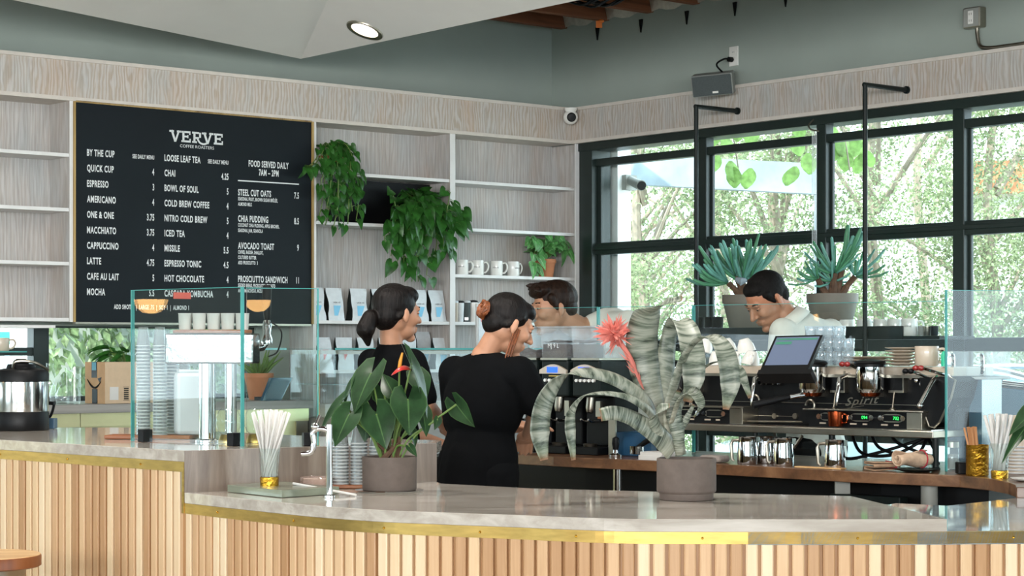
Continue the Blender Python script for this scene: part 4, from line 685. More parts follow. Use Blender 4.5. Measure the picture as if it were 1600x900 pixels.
# ================================================================== service counter
ZH_, ZL_, ZR_ = 1.06, .92, .884
P0 = onz(288, 704, ZH_); PL = onz(0, 687, ZH_); dl_ = (PL-P0).normalized()
lowpx = [(284, 771), (340, 775), (420, 783), (500, 790.5), (600, 797), (700, 801), (800, 804.5), (900, 808.5), (1000, 811), (1200, 811.5), (1340, 811.5), (1480, 811)]
front = [onz(x, y, ZL_) for x, y in lowpx]; front[0] = Vector((P0.x, P0.y, ZL_))
front = bez(front, 6); nL = len(front)
tail = [Vector((1.62, 5.74, ZL_)), Vector((2.1, 5.98, ZL_)), Vector((2.6, 6.45, ZL_))]
full = front + bez([front[-1]]+tail, 6)[1:]
t = thing('service_counter', 'long curved service counter with travertine top, brass band and pale oak battens', 'counter', (0, 0, 0))
rise1 = onz(682, 692, ZH_)
hp = [xy(P0+dl_*3.2), xy(P0), xy(rise1), xy(onz(690, 688, ZH_)), xy(onz(480, 681, ZH_)), xy(onz(210, 668, ZH_)), xy(onz(0, 668, ZH_)), xy(onz(-200, 667, ZH_))]
MB().prism(hp, ZH_-.038, ZH_).build('raised_countertop', Mt['stone'], t, bevel=.002)
n_ = Vector((rise1.y-P0.y, -(rise1.x-P0.x), 0)).normalized()
MB().prism([xy(P0+n_*.002), xy(rise1+n_*.002), xy(rise1-n_*.03), xy(P0-n_*.03)], ZL_, ZH_-.0005).build('riser', Mt['riser'], t)
bk = [onz(1330, 775, ZL_), onz(1100, 770, ZL_), onz(830, 763, ZL_), onz(690, 755.5, ZL_)]
lp_ = [xy(p) for p in front] + [xy(p) for p in bk] + [xy(rise1)]
MB().prism(lp_, ZL_-.036, ZL_).build('low_countertop', Mt['stone'], t, bevel=.002)
rp = [xy(p) for p in full[nL-14:]] + [(2.6, 6.6), xy(onz(1587, 778, ZR_)), xy(onz(1480, 790, ZR_)), xy(onz(1400, 786, ZR_))]
MB().prism(rp, ZR_-.036, ZR_-.0005).build('end_countertop', Mt['slate'], t)
def offs(path, d):
    out = []
    for i, p in enumerate(path):
        tg = (path[min(i+1, len(path)-1)]-path[max(i-1, 0)]).normalized(); out.append(p+Vector((tg.y, -tg.x, 0))*d)
    return out
def band(path, z0, z1, d0, d1):
    a = offs(path, d0); b = offs(path, d1); mb = MB(); n = len(path)
    for i in range(n-1):
        q = [a[i], a[i+1], b[i+1], b[i]]; mb.prism([xy(v) for v in reversed(q)], z0, z1) if False else mb.prism([xy(v) for v in (b[i], b[i+1], a[i+1], a[i])], z0, z1)
    return mb
def slats(path, z1, name, inset):
    base = offs(path, -inset); L = [0]
    for a, b in zip(base, base[1:]): L.append(L[-1]+(b-a).length)
    mb = MB(); tones = []; s = .0; pitch = .0435; wd = .034; i = 0
    def at(d):
        k = max(j for j in range(len(L)) if L[j] <= d+1e-9); k = min(k, len(L)-2); u = (d-L[k])/(L[k+1]-L[k]); return base[k].lerp(base[k+1], u), (base[k+1]-base[k]).normalized()
    while s+wd < L[-1]:
        p, tg = at(s+wd/2); n = Vector((tg.y, -tg.x, 0)); q = [p-tg*wd/2, p+tg*wd/2]; e = .004
        poly = [q[0]-n*.03, q[0]+n*-.001, q[0]+tg*e+n*.002, q[1]-tg*e+n*.002, q[1]+n*-.001, q[1]-n*.03]; mb.prism([xy(v) for v in poly], 0.02, z1); tones += [rnd.random()]*12
        s += pitch
    nb = len(mb.v)
    for a, b in zip(offs(base, -.014), offs(base, -.014)[1:]): mb.add([Vector((a.x, a.y, 0)), Vector((b.x, b.y, 0)), Vector((b.x, b.y, z1)), Vector((a.x, a.y, z1))], [(0, 1, 2, 3)])
    tones += [.05]*(len(mb.v)-nb)
    o = mb.build(name, Mt['slat'], t); at_ = o.data.attributes.new('tone', 'FLOAT', 'POINT')
    for i, v in enumerate(tones): at_.data[i].value = v
    return o
hpath = [P0+dl_*3.2, P0+dl_*1.6, P0]
slats(hpath, ZH_-.072, 'batten_front', .006); slats(full, ZL_-.07, 'batten_front', .006)
b1 = band(hpath, ZH_-.072, ZH_-.038, 0, -.02); b1.build('brass_band', Mt['brass'], t); band(full, ZL_-.07, ZL_-.036, 0, -.02).build('brass_band', Mt['brass'], t)
tg0 = -dl_; MB().prism([xy(P0+dl_*.012+Vector((tg0.y, -tg0.x, 0))*.002), xy(P0+Vector((tg0.y, -tg0.x, 0))*.002), xy(P0-Vector((tg0.y, -tg0.x, 0))*.02), xy(P0+dl_*.012-Vector((tg0.y, -tg0.x, 0))*.02)], ZL_-.07, ZH_-.04).build('brass_corner', Mt['brass'], t)
sc = MB(); f_ = offs(full, .001)
for i in range(6, len(f_)-2, 9): sc.ball(f_[i]+Vector((0, 0, -.053)), .004, 8, 5)
for k in (.25, .7, 1.15): sc.ball(P0+dl_*k+Vector((0, 0, -.055))+Vector((tg0.y, -tg0.x, 0))*.001, .004, 8, 5)
sc.build('screws', Mt['gold'], t)
# ================================================================== glass guards
def guard(name, lab, a, b, z0, z1, grp, clamps=(), th=.012, ends=(1, 1)):
    d = (b-a); L = d.length; t = thing('glass_guard', lab, 'glass guard', (a.x, a.y, z0), math.atan2(d.y, d.x), grp); h = z1-z0
    MB().box(.002, L-.002, -th*.5, th*.5, 0, h-.002).build('pane', Mt['glass'], t)
    e = MB().box(0, L, -th*.5, th*.5, h-.002, h)
    if ends[0]: e.box(-.001, .003, -th*.62, th*.62, 0, h)
    if ends[1]: e.box(L-.003, L+.001, -th*.62, th*.62, 0, h)
    e.build('glass_edge', Mt['edge'], t)
    for c in clamps: MB().box(c*L-.016, c*L+.016, -.022, .022, 0, .046).build('clamp', Mt['black'], t, bevel=.002)
    return t
g0, g1, g2 = onz(207, 690, ZH_), onz(379, 698, ZH_), onz(497, 696.5, ZH_)
guard('g', 'left pane of the glass guard, seen at an angle before the cup stacks', g0, g1, ZH_+.001, 1.615, 'glass guards on the raised counter', (.12, .93))
guard('g', 'right pane of the glass guard behind the white straws', g1+Vector((.012, 0, 0)), g2, ZH_+.001, 1.612, 'glass guards on the raised counter', (.85,), ends=(0, 1))
# ================================================================== things on the raised counter
q = onz(30, 667.5, ZH_); q = Vector((-2.02, 8.42, ZH_)); r = .112
t = thing('coffee_airpot', 'big steel and black coffee airpot at the left end of the raised counter', 'airpot', q+Vector((-.03, 0, .001)))
MB().lathe([(r, 0), (r*1.02, .004), (r*1.02, .074), (r, .078)], 40).build('base', Mt['black'], t, smooth=True); MB().lathe([(r*.995, .076), (r, .08), (r, .2), (r*.995, .204)], 40).build('steel_band', Mt['steel'], t, smooth=True)
MB().lathe([(r*1.02, .202), (r*1.02, .235), (r*.95, .25), (r*.55, .258), (r*.5, .275), (.001, .277)], 40).build('lid', Mt['black'], t, smooth=True); MB().tube(bez([(-.02, -.06, .25), (-.005, -.075, .285), (.06, -.06, .285), (.1, -.02, .262), (.108, .02, .25)], 5), .006, 8).build('bail_handle', Mt['satin'], t, smooth=True)
MB().lathe([(.03, 0), (.034, .015), (.02, .025)], 16, Matrix.Translation((-.005, .02, .272))).build('pump_button', Mt['black'], t, smooth=True); MB().box(-.115, -.085, -.08, -.05, .11, .15).build('level_label', Mt['paper'], t)
q = onz(86, 668.5, ZH_); t = thing('dustpan_brush', 'small black-handled brush with blue-grey pan beside the airpot', 'brush', Vector((q.x, 8.55, ZH_+.001)), -.2)
MB().prism([(-.035, -.02), (.035, -.02), (.028, .03), (-.028, .03)], 0, .045).build('pan', M_plain('slate_blue_plastic', '3c566b', .4), t, bevel=.003); MB().tube(bez([(0, 0, .045), (-.012, 0, .06), (-.022, 0, .09), (-.02, 0, .105), (.02, 0, .105), (.022, 0, .09), (.012, 0, .06), (0, 0, .045)], 4), .006, 8).box(-.028, .028, -.012, .012, .102, .116).build('handle', Mt['black'], t, smooth=True)
# cup stacks (each cup a thing)
cupm = MB().lathe([(.028, 0), (.029, .003), (.042, .112), (.0445, .113), (.0445, .117), (.0415, .117), (.0275, .005), (.0005, .004)], 18, cap1=False)
def cup_stack(loc, n, lab, grp, first=[None], s=1.0, dz=.0125, tilt=0, inv=False, mat='plastic'):
    for k in range(n):
        if first[0] is None:
            first[0] = o = cupm.build('plastic_cup', Mt[mat], None, smooth=True); MB().lathe([(.0425, .111), (.0455, .1125), (.0455, .1165), (.043, .118)], 18, cap0=False, cap1=False).build('rim', Mt['frost'], o, smooth=True)
        else: o = copy_tree(first[0])
        z = k*dz*s+(.117*s if inv else 0); o.location = loc+Vector((tilt*k*dz, 0, z)); o.rotation_euler = (PI if inv else 0, 0, 0); o.scale = (s, s, s); tag(o, lab, 'cup', grp)
q = onz(272, 680, ZH_); o = MB().prism([(-.2, -.06), (.13, -.06), (.13, .07), (-.2, .07)], 0, .014).build('serving_board', Mt['woodwarm'], bevel=.003); o.location = (q.x, 7.62, ZH_+.001); o.rotation_euler = (0, 0, -.1); tag(o, 'reddish wooden board under the cup stacks behind the left glass pane', 'board')
zb0 = ZH_+.016
for px, Y, n, nm in ((224, 7.60, 27, 'leftmost'), (250, 7.60, 27, 'second'), (269, 7.71, 24, 'third')):
    cup_stack(Vector(((px-HX)/F*Y, Y, zb0)), n, 'clear plastic cup nested in the %s tall stack behind the left glass pane' % nm, '%s cup stack behind the glass' % nm, s=.62, dz=.0207, inv=True)
cup_stack(Vector(((288-HX)/F*7.85, 7.85, ZH_+.001)), 22, 'clear plastic cup in the stack behind the white container', 'cup stack behind the white container', s=.58, dz=.021, inv=True)
t = thing('white_container', 'translucent white container standing behind the left glass pane', 'container', Vector(((296-HX)/F*7.62, 7.62, zb0)), .3)
MB().box(-.055, .055, -.045, .045, 0, .235).build('body', Mt['frost'], t, bevel=.015); MB().box(-.045, .045, -.035, .035, .235, .245).build('lid', Mt['frost'], t, bevel=.004)
# tap tower
q = Vector(((332-HX)/F*7.35, 7.35, ZH_+.001)); t = thing('tap_tower', 'polished steel T-shaped tap tower with a black tap handle behind the glass', 'tap tower', q, math.radians(-8))
MB().lathe([(.045, 0), (.045, .006), (.031, .012), (.03, .3)], 28, Matrix.Translation((-.02, 0, 0))).build('column', Mt['steel'], t, smooth=True); MB().lathe([(.032, 0), (.032, .006), (.022, .012), (.022, .3)], 28, Matrix.Translation((.06, .03, 0))).build('column', Mt['steel'], t, smooth=True)
MB().box(-.165, .165, -.05, .05, .285, .395).build('crossbar', Mt['dented'], t, bevel=.006)
b_ = MB(); b_.tube([(.14, .05, .34), (.155, .11, .345), (.17, .12, .37)], .016, 12).lathe([(.02, 0), (.022, .02), (.014, .04), (.018, .07), (.012, .09)], 16, Matrix.Translation((.175, .11, .355))).build('faucet', Mt['chrome'], t, smooth=True); MB().lathe([(.01, 0), (.014, .02), (.018, .12), (.012, .13)], 16, Matrix.Translation((.175, .11, .445))).build('tap_handle', Mt['black'], t, smooth=True)
MB().tube(bez([(.19, .11, .44), (.23, .11, .4), (.215, .11, .33), (.18, .11, .31)], 5), .003, 6).build('hose', Mt['black'], t)
o = MB().prism([(.145*math.cos(a), .05*math.sin(a)) for a in [2*PI*k/32 for k in range(32)]], 0, .012).build('serving_tray', Mt['woodwarm'], bevel=.002); o.location = (q.x+.0, q.y, ZH_+.397); tag(o, 'oval wooden tray lying on top of the steel tap tower', 'tray')
for i in range(5):
    c = MB().lathe([(.0215, 0), (.0225, .003), (.0255, .058), (.027, .06), (.024, .06), (.021, .004), (.0005, .003)], 20).build('paper_cup', Mt['paper'], None, smooth=True) if i == 0 else c.copy()
    if i: COL.objects.link(c)
    c.location = (q.x-.10+.052*i, q.y+.004*(-1)**i, ZH_+.41); tag(c, 'small white paper cup on the tap tower tray, %s from left' % ORD[i], 'cup', 'paper cups on the tower tray')
for i, (px, Y) in enumerate(((357, 7.25), (401, 7.3))):
    qq = Vector(((px-HX)/F*Y, Y, ZH_+.001)); t = thing('glass_globe', ['round clear glass globe on a brass foot left of the glass corner', 'round clear glass globe on a brass foot right of the glass corner'][i], 'glass globe', qq, 0, 'glass globes on brass feet')
    MB().lathe([(.036, 0), (.036, .012), (.028, .03)], 24).build('foot', Mt['brass'], t, smooth=True); MB().lathe([(.02, .028), (.036, .04), (.046, .065), (.046, .09), (.036, .115), (.026, .124)], 28, cap1=False).build('bowl', Mt['glassware'], t, smooth=True)
# ================================================================== things on the low counter
q = onz(372, 771, ZL_); t = thing('stone_tray', 'flat grey-green stone slab lying on the low counter under the straws', 'slab', q+Vector((.0, .0, .001)), math.radians(-37))
A_, B_2, C_ = onz(346, 768, ZL_+.0), onz(430, 777, ZL_), onz(520, 771, ZL_); D_ = A_+(C_-B_2); cen = (A_+B_2+C_+D_)/4; t.location = (cen.x+n_.x*.045, cen.y+n_.y*.045, ZL_+.001); t.rotation_euler = (0, 0, 0)
MB().prism([xy(v-cen) for v in (A_, B_2, C_, D_)], 0, .024).build('slab', Mt['tray'], t, bevel=.002)
def straw_cup(px, py, Y, z, lab, clab, glab, n, L, sp, seed, r=.036, h=.125, mat='paper', rs=.0042, hold='glassware', lean=0):
    q = Vector(((px-HX)/F*Y, Y, z)); t = thing('straw_holder', lab, 'straw holder', q)
    MB().lathe([(r*.8, .02), (r*.84, .022), (r, h), (r-.002, h), (r*.8-.001, .026)], 28).build('glass', Mt[hold], t, smooth=True); MB().lathe([(r*.86, 0), (r*.88, .02), (r*.9, .026), (r*.84, .03)], 28).build('brass_foot', Mt['gold'], t, smooth=True)
    rr = random.Random(seed); first = None
    for k in range(n):
        a = 2.4*k; e = math.sqrt((k+.5)/n); base = Vector((math.cos(a)*e*r*.62, math.sin(a)*e*r*.62, .031)); b_a = a+2.0; d = Vector((math.cos(b_a)*e*sp+lean, math.sin(b_a)*e*sp, 1)).normalized(); LL = L*rr.uniform(.93, 1.03)
        o = MB().tube([base*0, Vector((0, 0, LL))], rs, 8, False).build('straw', Mt[mat], None, smooth=True, thick=.0006) if first is None else first.copy()
        if first is not None: COL.objects.link(o)
        first = first or o
        o.location = q+base; o.rotation_euler = d.to_track_quat('Z', 'Y').to_euler(); tag(o, clab, 'straw', glab)
    return t
straw_cup(421, 752, 6.70, ZL_+.025, 'clear straw glass with brass foot standing on the stone slab', 'white paper straw fanned out in the glass on the stone slab', 'white straws on the low counter', 30, .225, .36, 5, lean=.02, rs=.0034)
o = MB().tube([onz(458, 770, ZL_)+Vector((0, 0, .031)), onz(556, 776, ZL_)+Vector((0, 0, .0052))], .0042, 8).build('straw', Mt['paper'], smooth=True); tag(o, 'single white straw lying loose beside the stone slab', 'straw')
q = Vector(((494-HX)/F*6.91, 6.91, ZL_+.001)); t = thing('glass_candle_dish', 'low round ribbed glass dish against the brown riser', 'dish', q)
MB().lathe([(.05, 0), (.054, .004), (.056, .036), (.053, .04), (.05, .036), (.048, .008)], 30).build('dish', M_glass('pinkish_glass', (.86, .78, .74), .25, 'd8c4bc'), t, smooth=True); MB().lathe([(.045, .006), (.045, .034), (.001, .036)], 24).build('filling', Mt['beige'], t, smooth=True)
q = onz(515, 776, ZL_); q = Vector(((514.5-HX)/F*6.5, 6.5, ZL_+.001)); t = thing('water_tap', 'slim chrome water tap post with a small spout on the low counter', 'tap', q)
MB().lathe([(.02, 0), (.02, .006), (.011, .01), (.011, .235)], 20).build('post', Mt['chrome'], t, smooth=True); MB().tube(bez([(0, .0, .215), (-.03, .0, .222), (-.052, 0, .21), (-.05, 0, .17), (-.06, 0, .145), (-.09, 0, .14)], 6), [.009]*31, 10).build('spout', Mt['chrome'], t, smooth=True); MB().ball((-.045, 0, .228), .014, 12, 8).tube([(-.045, 0, .23), (-.03, 0, .265)], .006, 8).build('tap_lever', Mt['chrome'], t, smooth=True)
q = Vector(((540-HX)/F*6.95, 6.95, ZL_+.001)); o = MB().prism([(-.1, -.05), (.14, -.05), (.14, .06), (-.1, .06)], 0, .012).build('serving_board', Mt['woodwarm'], bevel=.003); o.location = q; tag(o, 'reddish wooden board under the cups beside the anthurium', 'board')
for px, n, nm in ((532, 12, 'left'), (561, 13, 'middle'), (590, 12, 'right')): cup_stack(Vector(((px-HX)/F*6.95, 6.95, ZL_+.014)), n, 'clear plastic cup in the %s stack behind the anthurium' % nm, '%s cup stack behind the anthurium' % nm, s=.68, dz=.017, inv=True)
# ------------------------------------------------------------------ anthurium
YA = 6.78; q = Vector(((608.5-HX)/F*YA, YA, ZL_)); zt = CZ-(713-HY)/F*YA-ZL_
t = thing('potted_anthurium', 'potted anthurium with heart-shaped leaves and one red flower on the low counter', 'plant', q+Vector((0, 0, .006)))
MB().lathe([(.088, 0), (.091, .004), (.0925, zt-.012), (.0925, zt-.006), (.086, zt-.006), (.084, zt-.02)], 40).build('pot', Mt['pot'], t, smooth=True); MB().lathe([(.085, zt-.016), (.001, zt-.01)], 20).build('soil', Mt['soil'], t)
s_ = MB().lathe([(.10, 0), (.114, .004), (.115, .006), (.1, .005), (.001, .004)], 40).build('glass_saucer', Mt['glassware'], None, smooth=True); s_.location = q+Vector((0, 0, .0005)); tag(s_, 'clear glass saucer under the anthurium pot', 'saucer')
def pa(px, py, dy): v = P(px, py, YA+dy); return v-q-Vector((0, 0, .006))
lf = MB(); sm = MB(); uv = []
AN = [ # attach px, tip px, depth at attach, depth at tip, width m, normal
 (579.7, 583, -.06, 549, 642, -.12, .125, (-.55, -.75, .35)), (532, 627, -.02, 494, 674, -.04, .075, (-.7, -.35, .5)), (545, 648, -.10, 521, 695, -.15, .105, (-.25, -.8, .55)),
 (588, 647, -.08, 604, 700, -.12, .12, (.1, -.9, .35)), (637.5, 624, -.08, 640, 678, -.13, .125, (.15, -.9, .3)), (643, 568, -.03, 677, 650, -.06, .12, (.93, -.22, .3)),
 (652, 588, .08, 668, 620, .05, .085, (.3, -.8, .4)), (660, 641, -.02, 669, 681, -.05, .07, (.6, -.7, .3)), (713, 632, -.02, 739, 669, -.03, .085, (-.75, -.35, .55)), (613, 612, .02, 598, 582, .05, .07, (.1, -.8, .4)),
 (640, 698, -.09, 652, 713, -.10, .03, (.2, -.8, .4)), (596, 690, .03, 597, 712, .0, .05, (-.2, -.8, .4)), (644, 672, .0, 651, 699, -.02, .04, (.7, -.6, .3)), (566, 610, .05, 552, 640, .05, .09, (-.2, -.8, .5)), (600, 610, .09, 610, 640, .10, .10, (.1, -.8, .5)), (625, 640, .08, 620, 680, .06, .09, (0, -.8, .5)), (575, 655, .06, 568, 690, .04, .08, (-.3, -.8, .5)),
 (684, 655, -.03, 680, 672, -.04, .035, (.6, -.6, .3)), (549, 600, -.03, 533, 640, -.05, .06, (-.8, -.3, .4))]
for ax, ay, ad, tx, ty, td, wd, n in AN:
    a = pa(ax, ay, ad); b = pa(tx, ty, td); heart(lf, a, b-a, Vector(n).normalized(), (b-a).length, wd, .16, .12, uv, .42 if wd > .07 else .3)
    base = Vector(((ax-608)/F*YA*.18, ad*.3, zt-.012)); mid = (base+a)/2+Vector((0, 0, .05)); sm.tube(bez([base, mid*.6+base*.4, a], 8), .0035, 6)
lf.build('foliage', Mt['anth'], t, smooth='all', uv=uv); sm.build('stems', Mt['stem'], t, smooth=True)
cr = MB(); r = random.Random(3)
for k in range(9): cr.tube([(r.uniform(-.03, .03), r.uniform(-.03, .03), zt-.02), (r.uniform(-.05, .05), r.uniform(-.05, .03), zt+r.uniform(.03, .07))], [.012, .005], 6)
cr.build('crown', Mt['trunk'], t, smooth=True)
sp = MB(); a, b = pa(642, 576, -.02), pa(611.5, 586, -.05); rows = []
for k in range(9):
    u = k/8; c = a.lerp(b, u)+Vector((0, 0, .016*math.sin(PI*u))); wd = .036*math.sin(PI*(.08+u*.9))**.7
    rows.append([c+Vector((-.1*wd, .9*wd, -.28*wd)), c+Vector((0, .3*wd, .1*wd)), c+Vector((0, -.3*wd, .05*wd)), c+Vector((.1*wd, -.9*wd, -.3*wd))])
sp.grid(rows).build('red_spathe', Mt['spathe'], t, smooth='all', thick=.001)
MB().tube([pa(624, 577, -.03), pa(625.5, 565, -.03), pa(629, 551, -.03)], [.0065, .0062, .0035], 10).build('spadix', Mt['spadix'], t, smooth=True); MB().tube(bez([Vector((.01, 0, zt)), pa(622, 640, -.01), pa(624, 580, -.03)], 8), .0034, 6).build('flower_stem', Mt['stem'], t, smooth=True)
# ------------------------------------------------------------------ bromeliad
YB = 6.42; q = Vector(((1072.5-HX)/F*YB, YB, ZL_)); zt = CZ-(716-HY)/F*YB-ZL_
t = thing('potted_bromeliad', 'potted bromeliad with arching grey banded leaves and a coral flower on the low counter', 'plant', q+Vector((0, 0, .001)))
MB().lathe([(.084, 0), (.086, .003), (.086, .02), (.094, .026), (.095, .03), (.0945, zt-.003), (.0925, zt), (.087, zt), (.085, zt-.02)], 44).build('pot', Mt['pot'], t, smooth=True); MB().lathe([(.086, zt-.016), (.001, zt-.01)], 20).build('soil', Mt['soil'], t)
def pb(px, py, dy): v = P(px, py, YB+dy); return v-q-Vector((0, 0, .001))
def strap(path, widths, side, name='leaf', cup=.25):   # path px,py,dy
    pts = bez([pb(*p) for p in path], 9); n = len(pts); mb = MB(); rows = []; uv = []
    for i, c in enumerate(pts):
        u = i/(n-1); k = u*(len(widths)-1); j = min(int(k), len(widths)-2); wd = (widths[j]*(1-(k-j))+widths[j+1]*(k-j))/F*YB
        tg = (pts[min(i+1, n-1)]-pts[max(i-1, 0)]).normalized(); sv = Vector(side(u) if callable(side) else side); sv = (sv-tg*sv.dot(tg)).normalized(); nn = tg.cross(sv); row = []
        for m in (-1, -.6, -.2, .2, .6, 1): row.append(c+sv*m*wd/2+nn*cup*wd*(m*m-.5)*.6); uv.append((m*.5+.5+len(path)*.37, u))
        rows.append(row)
    mb.grid(rows); o = mb.build(name, Mt['brom'], t, smooth='all', thick=.0016, uv=uv); return o
mixs = lambda a, b: (lambda u: Vector(a)*(1-u)+Vector(b)*u)
strap([(1030, 690, 0), (1016, 634, -.03), (980, 602, -.08), (940, 585, -.13), (900, 582, -.17), (868, 599, -.20), (848, 632, -.22), (842, 676, -.23), (850, 719, -.23)], [26, 28, 27, 24, 24, 30, 36, 37, 14], mixs((.35, .8, .5), (.85, .55, .0)))
strap([(1036, 690, .02), (1020, 648, -.06), (988, 623, -.13), (948, 614, -.17), (912, 619, -.2), (893, 642, -.22), (890, 668, -.22), (896, 719, -.22)], [20, 22, 17, 14, 12, 9, 21, 22, 8], mixs((.3, .9, .4), (.8, .6, 0)))
strap([(1044, 680, .03), (1022, 628, .04), (1007, 575, .06), (1003, 530, .05), (1012, 492, .01), (1032, 476, -.05), (1050, 470, -.10), (1066, 466, -.13)], [22, 34, 48, 50, 44, 30, 10, 9], mixs((1, .15, 0), (.7, -.5, .6)), cup=.35)
strap([(1040, 680, .0), (1036, 630, .05), (1040, 575, .09), (1046, 525, .10), (1058, 499, .06), (1072, 512, .0), (1081, 548, -.05), (1083, 590, -.07), (1074, 628, -.06)], [26, 30, 34, 26, 30, 38, 40, 36, 14], mixs((.9, .4, 0), (1, .2, 0)))
strap([(1048, 690, -.02), (1046, 640, -.04), (1058, 590, -.06), (1074, 550, -.09), (1096, 528, -.12), (1118, 530, -.15), (1134, 556, -.18), (1140, 600, -.19), (1134, 640, -.18)], [24, 26, 22, 17, 20, 30, 36, 34, 10], mixs((.6, .75, .2), (.95, .3, 0)))
strap([(1052, 690, .05), (1064, 630, .06), (1088, 588, .06), (1112, 568, .04), (1136, 566, .02), (1156, 582, .0), (1172, 622, -.01)], [20, 20, 14, 12, 14, 22, 7], mixs((.6, .8, .2), (.8, .5, .1)))
strap([(1052, 705, -.03), (1036, 685, -.06), (1012, 668, -.10), (985, 652, -.13), (960, 645, -.15), (938, 648, -.16)], [36, 40, 30, 24, 22, 20], mixs((.2, .3, 1), (.1, .2, 1)), cup=.2)
strap([(1062, 712, -.03), (1060, 680, -.05), (1052, 640, -.05), (1056, 610, -.04)], [12, 20, 26, 16], (1, .1, 0))
strap([(1068, 710, .0), (1064, 676, -.03), (1072, 656, -.04), (1084, 632, -.05)], [8, 10, 12, 4], (1, .2, 0))
strap([(1050, 660, -.06), (1064, 622, -.1), (1082, 612, -.13), (1094, 632, -.15), (1084, 652, -.15)], [18, 22, 22, 18, 5], mixs((.5, .8, .3), (.6, .5, .6)))
strap([(1040, 690, -.05), (1022, 655, -.10), (1030, 640, -.13), (1046, 634, -.15)], [20, 26, 22, 8], mixs((.5, .6, .6), (.4, .3, .9)))
fl = MB(); c0 = pb(960, 520, .05); ax = (pb(950, 512, .0)-pb(990, 572, .05)).normalized(); r = random.Random(6)
for k in range(130):
    d = (rv(r)*.95+ax*.55).normalized(); 
    L = r.uniform(.04, .075); b0 = c0+ax*r.uniform(-.03, .012); s = d.orthogonal().normalized(); s.rotate(Quaternion(d, r.uniform(0, 6.28))); w_ = .008
    fl.add([b0, b0+d*L*.5+s*w_, b0+d*L, b0+d*L*.5-s*w_, b0+d*L*.5+d.cross(s)*.003], [(0, 1, 4), (1, 2, 4), (2, 3, 4), (3, 0, 4)])
fl.ball(c0, .02, 10, 7); fl.build('flower_head', Mt['pink'], t)
st_ = MB().tube(bez([pb(1030, 650, .03), pb(1002, 600, .05), pb(985, 560, .05), pb(962, 525, .05)], 7), [.005]*12+[.008]*10, 8)
for k in range(9):
    u = k/9; c = pb(1000, 596, .05).lerp(pb(970, 535, .05), u); s = Vector((math.cos(k*2.2), math.sin(k*2.2), 0)); e = c+ax*.05+s*.02; st_.add([c-s.cross(ax)*.007, c+s*.012+ax*.02, c+s.cross(ax)*.007, e], [(0, 1, 3), (1, 2, 3)])
st_.build('flower_stalk', Mt['pink'], t, smooth=True)
# bar stool at the lower left
q = Vector(((-22-HX)/F*6.4, 6.4, 0)); t = thing('bar_stool', 'round wooden bar stool with steel frame at the lower left before the counter', 'stool', q); zs = CZ-(866-HY)/F*6.4
MB().lathe([(.001, zs), (.168, zs), (.17, zs-.002)], 48, cap0=False, cap1=False).build('seat_top', Mt['stool'], t); MB().lathe([(.17, zs-.002), (.172, zs-.006), (.172, zs-.036), (.165, zs-.04), (.001, zs-.04)], 48, cap0=False, cap1=False).build('seat', Mt['stooledge'], t, smooth=True)
MB().lathe([(.12, zs-.075), (.125, zs-.045), (.11, zs-.042)], 32).build('swivel_plate', Mt['satin'], t, smooth=True)
for k in range(4):
    a = PI/4+k*PI/2; MB().tube([(.09*math.cos(a), .09*math.sin(a), zs-.06), (.2*math.cos(a), .2*math.sin(a), 0)], .012, 10).build('leg', Mt['satin'], t, smooth=True)
MB().tube([(.155*math.cos(a), .155*math.sin(a), .3) for a in [2*PI*k/24 for k in range(25)]], .009, 8).build('foot_ring', Mt['satin'], t, smooth=True)

# pendant lamps over the tables in front, mirrored in the guard panes
for (a, b, px, py, lab) in ((g0, g1, 236, 474, 'warm bowl shaped pendant lamp mirrored in the left guard pane'), (g1+Vector((.012, 0, 0)), g2, 403, 474, 'warm bowl shaped pendant lamp mirrored in the right guard pane')):
    n = Vector((-(b-a).y, (b-a).x, 0)).normalized(); e = Vector((0, 0, CZ)); k = Vector(((px-HX)/F, 1, (HY-py)/F)); tt = (a-e).dot(n)/k.dot(n); h = e+k*tt; rd = k-n*(2*k.dot(n)); p = h+rd.normalized()*(3.2 if px < 300 else 5.6)
    t = thing('pendant_lamp', lab, 'pendant lamp', p, 0, 'pendant lamps over the tables'); MB().lathe([(.0005, -.055), (.04, -.046), (.07, -.02), (.08, .02), (.078, .02), (.0005, .018)], 28, cap1=True).build('lamp_bowl', M_emit('warm_lamp_glow_%d' % px, 'ffc27a', 9.0), t, smooth=True); MB().tube([(0, 0, .02), (0, 0, 3.8-p.z)], .004, 6).build('cord', Mt['black'], t)
    print('PENDANT', p)
# ================================================================== back bar
ZT_ = .92
fr_px = [(800, 709.5), (865, 713), (1022, 720), (1140, 726), (1330, 736), (1500, 743), (1545, 747.5), (1575, 753), (1586, 757), (1588, 761), (1700, 764)]
fp = [onz(x, y, ZT_) for x, y in fr_px]; bp = [p+Vector((.672, .74, 0))*.8 for p in (fp[0], fp[5])]; bp.append(bp[-1]+Vector((1.6, -.3, 0)))
poly = [xy(p) for p in fp] + [xy(p) for p in reversed(bp)]
t = thing('back_bar', 'long walnut back bar carrying the grinders and espresso machine', 'bar counter', (0, 0, 0))
MB().prism(poly, ZT_-.045, ZT_).build('worktop', Mt['barwood'], t, bevel=.003)
ins = [p+Vector((.672, .74, 0))*.22 for p in fp[:6]]; ins[0] = ins[0]-Vector((.74, -.672, 0))*.9; bp0 = bp[0]-Vector((.74, -.672, 0))*.9; MB().prism([xy(p) for p in ins]+[xy(bp[1]), xy(bp0)], 0, ZT_-.046).build('base_cabinet', Mt['black'], t)
bx = lambda px, yl=0: BF.hx(px, yl)
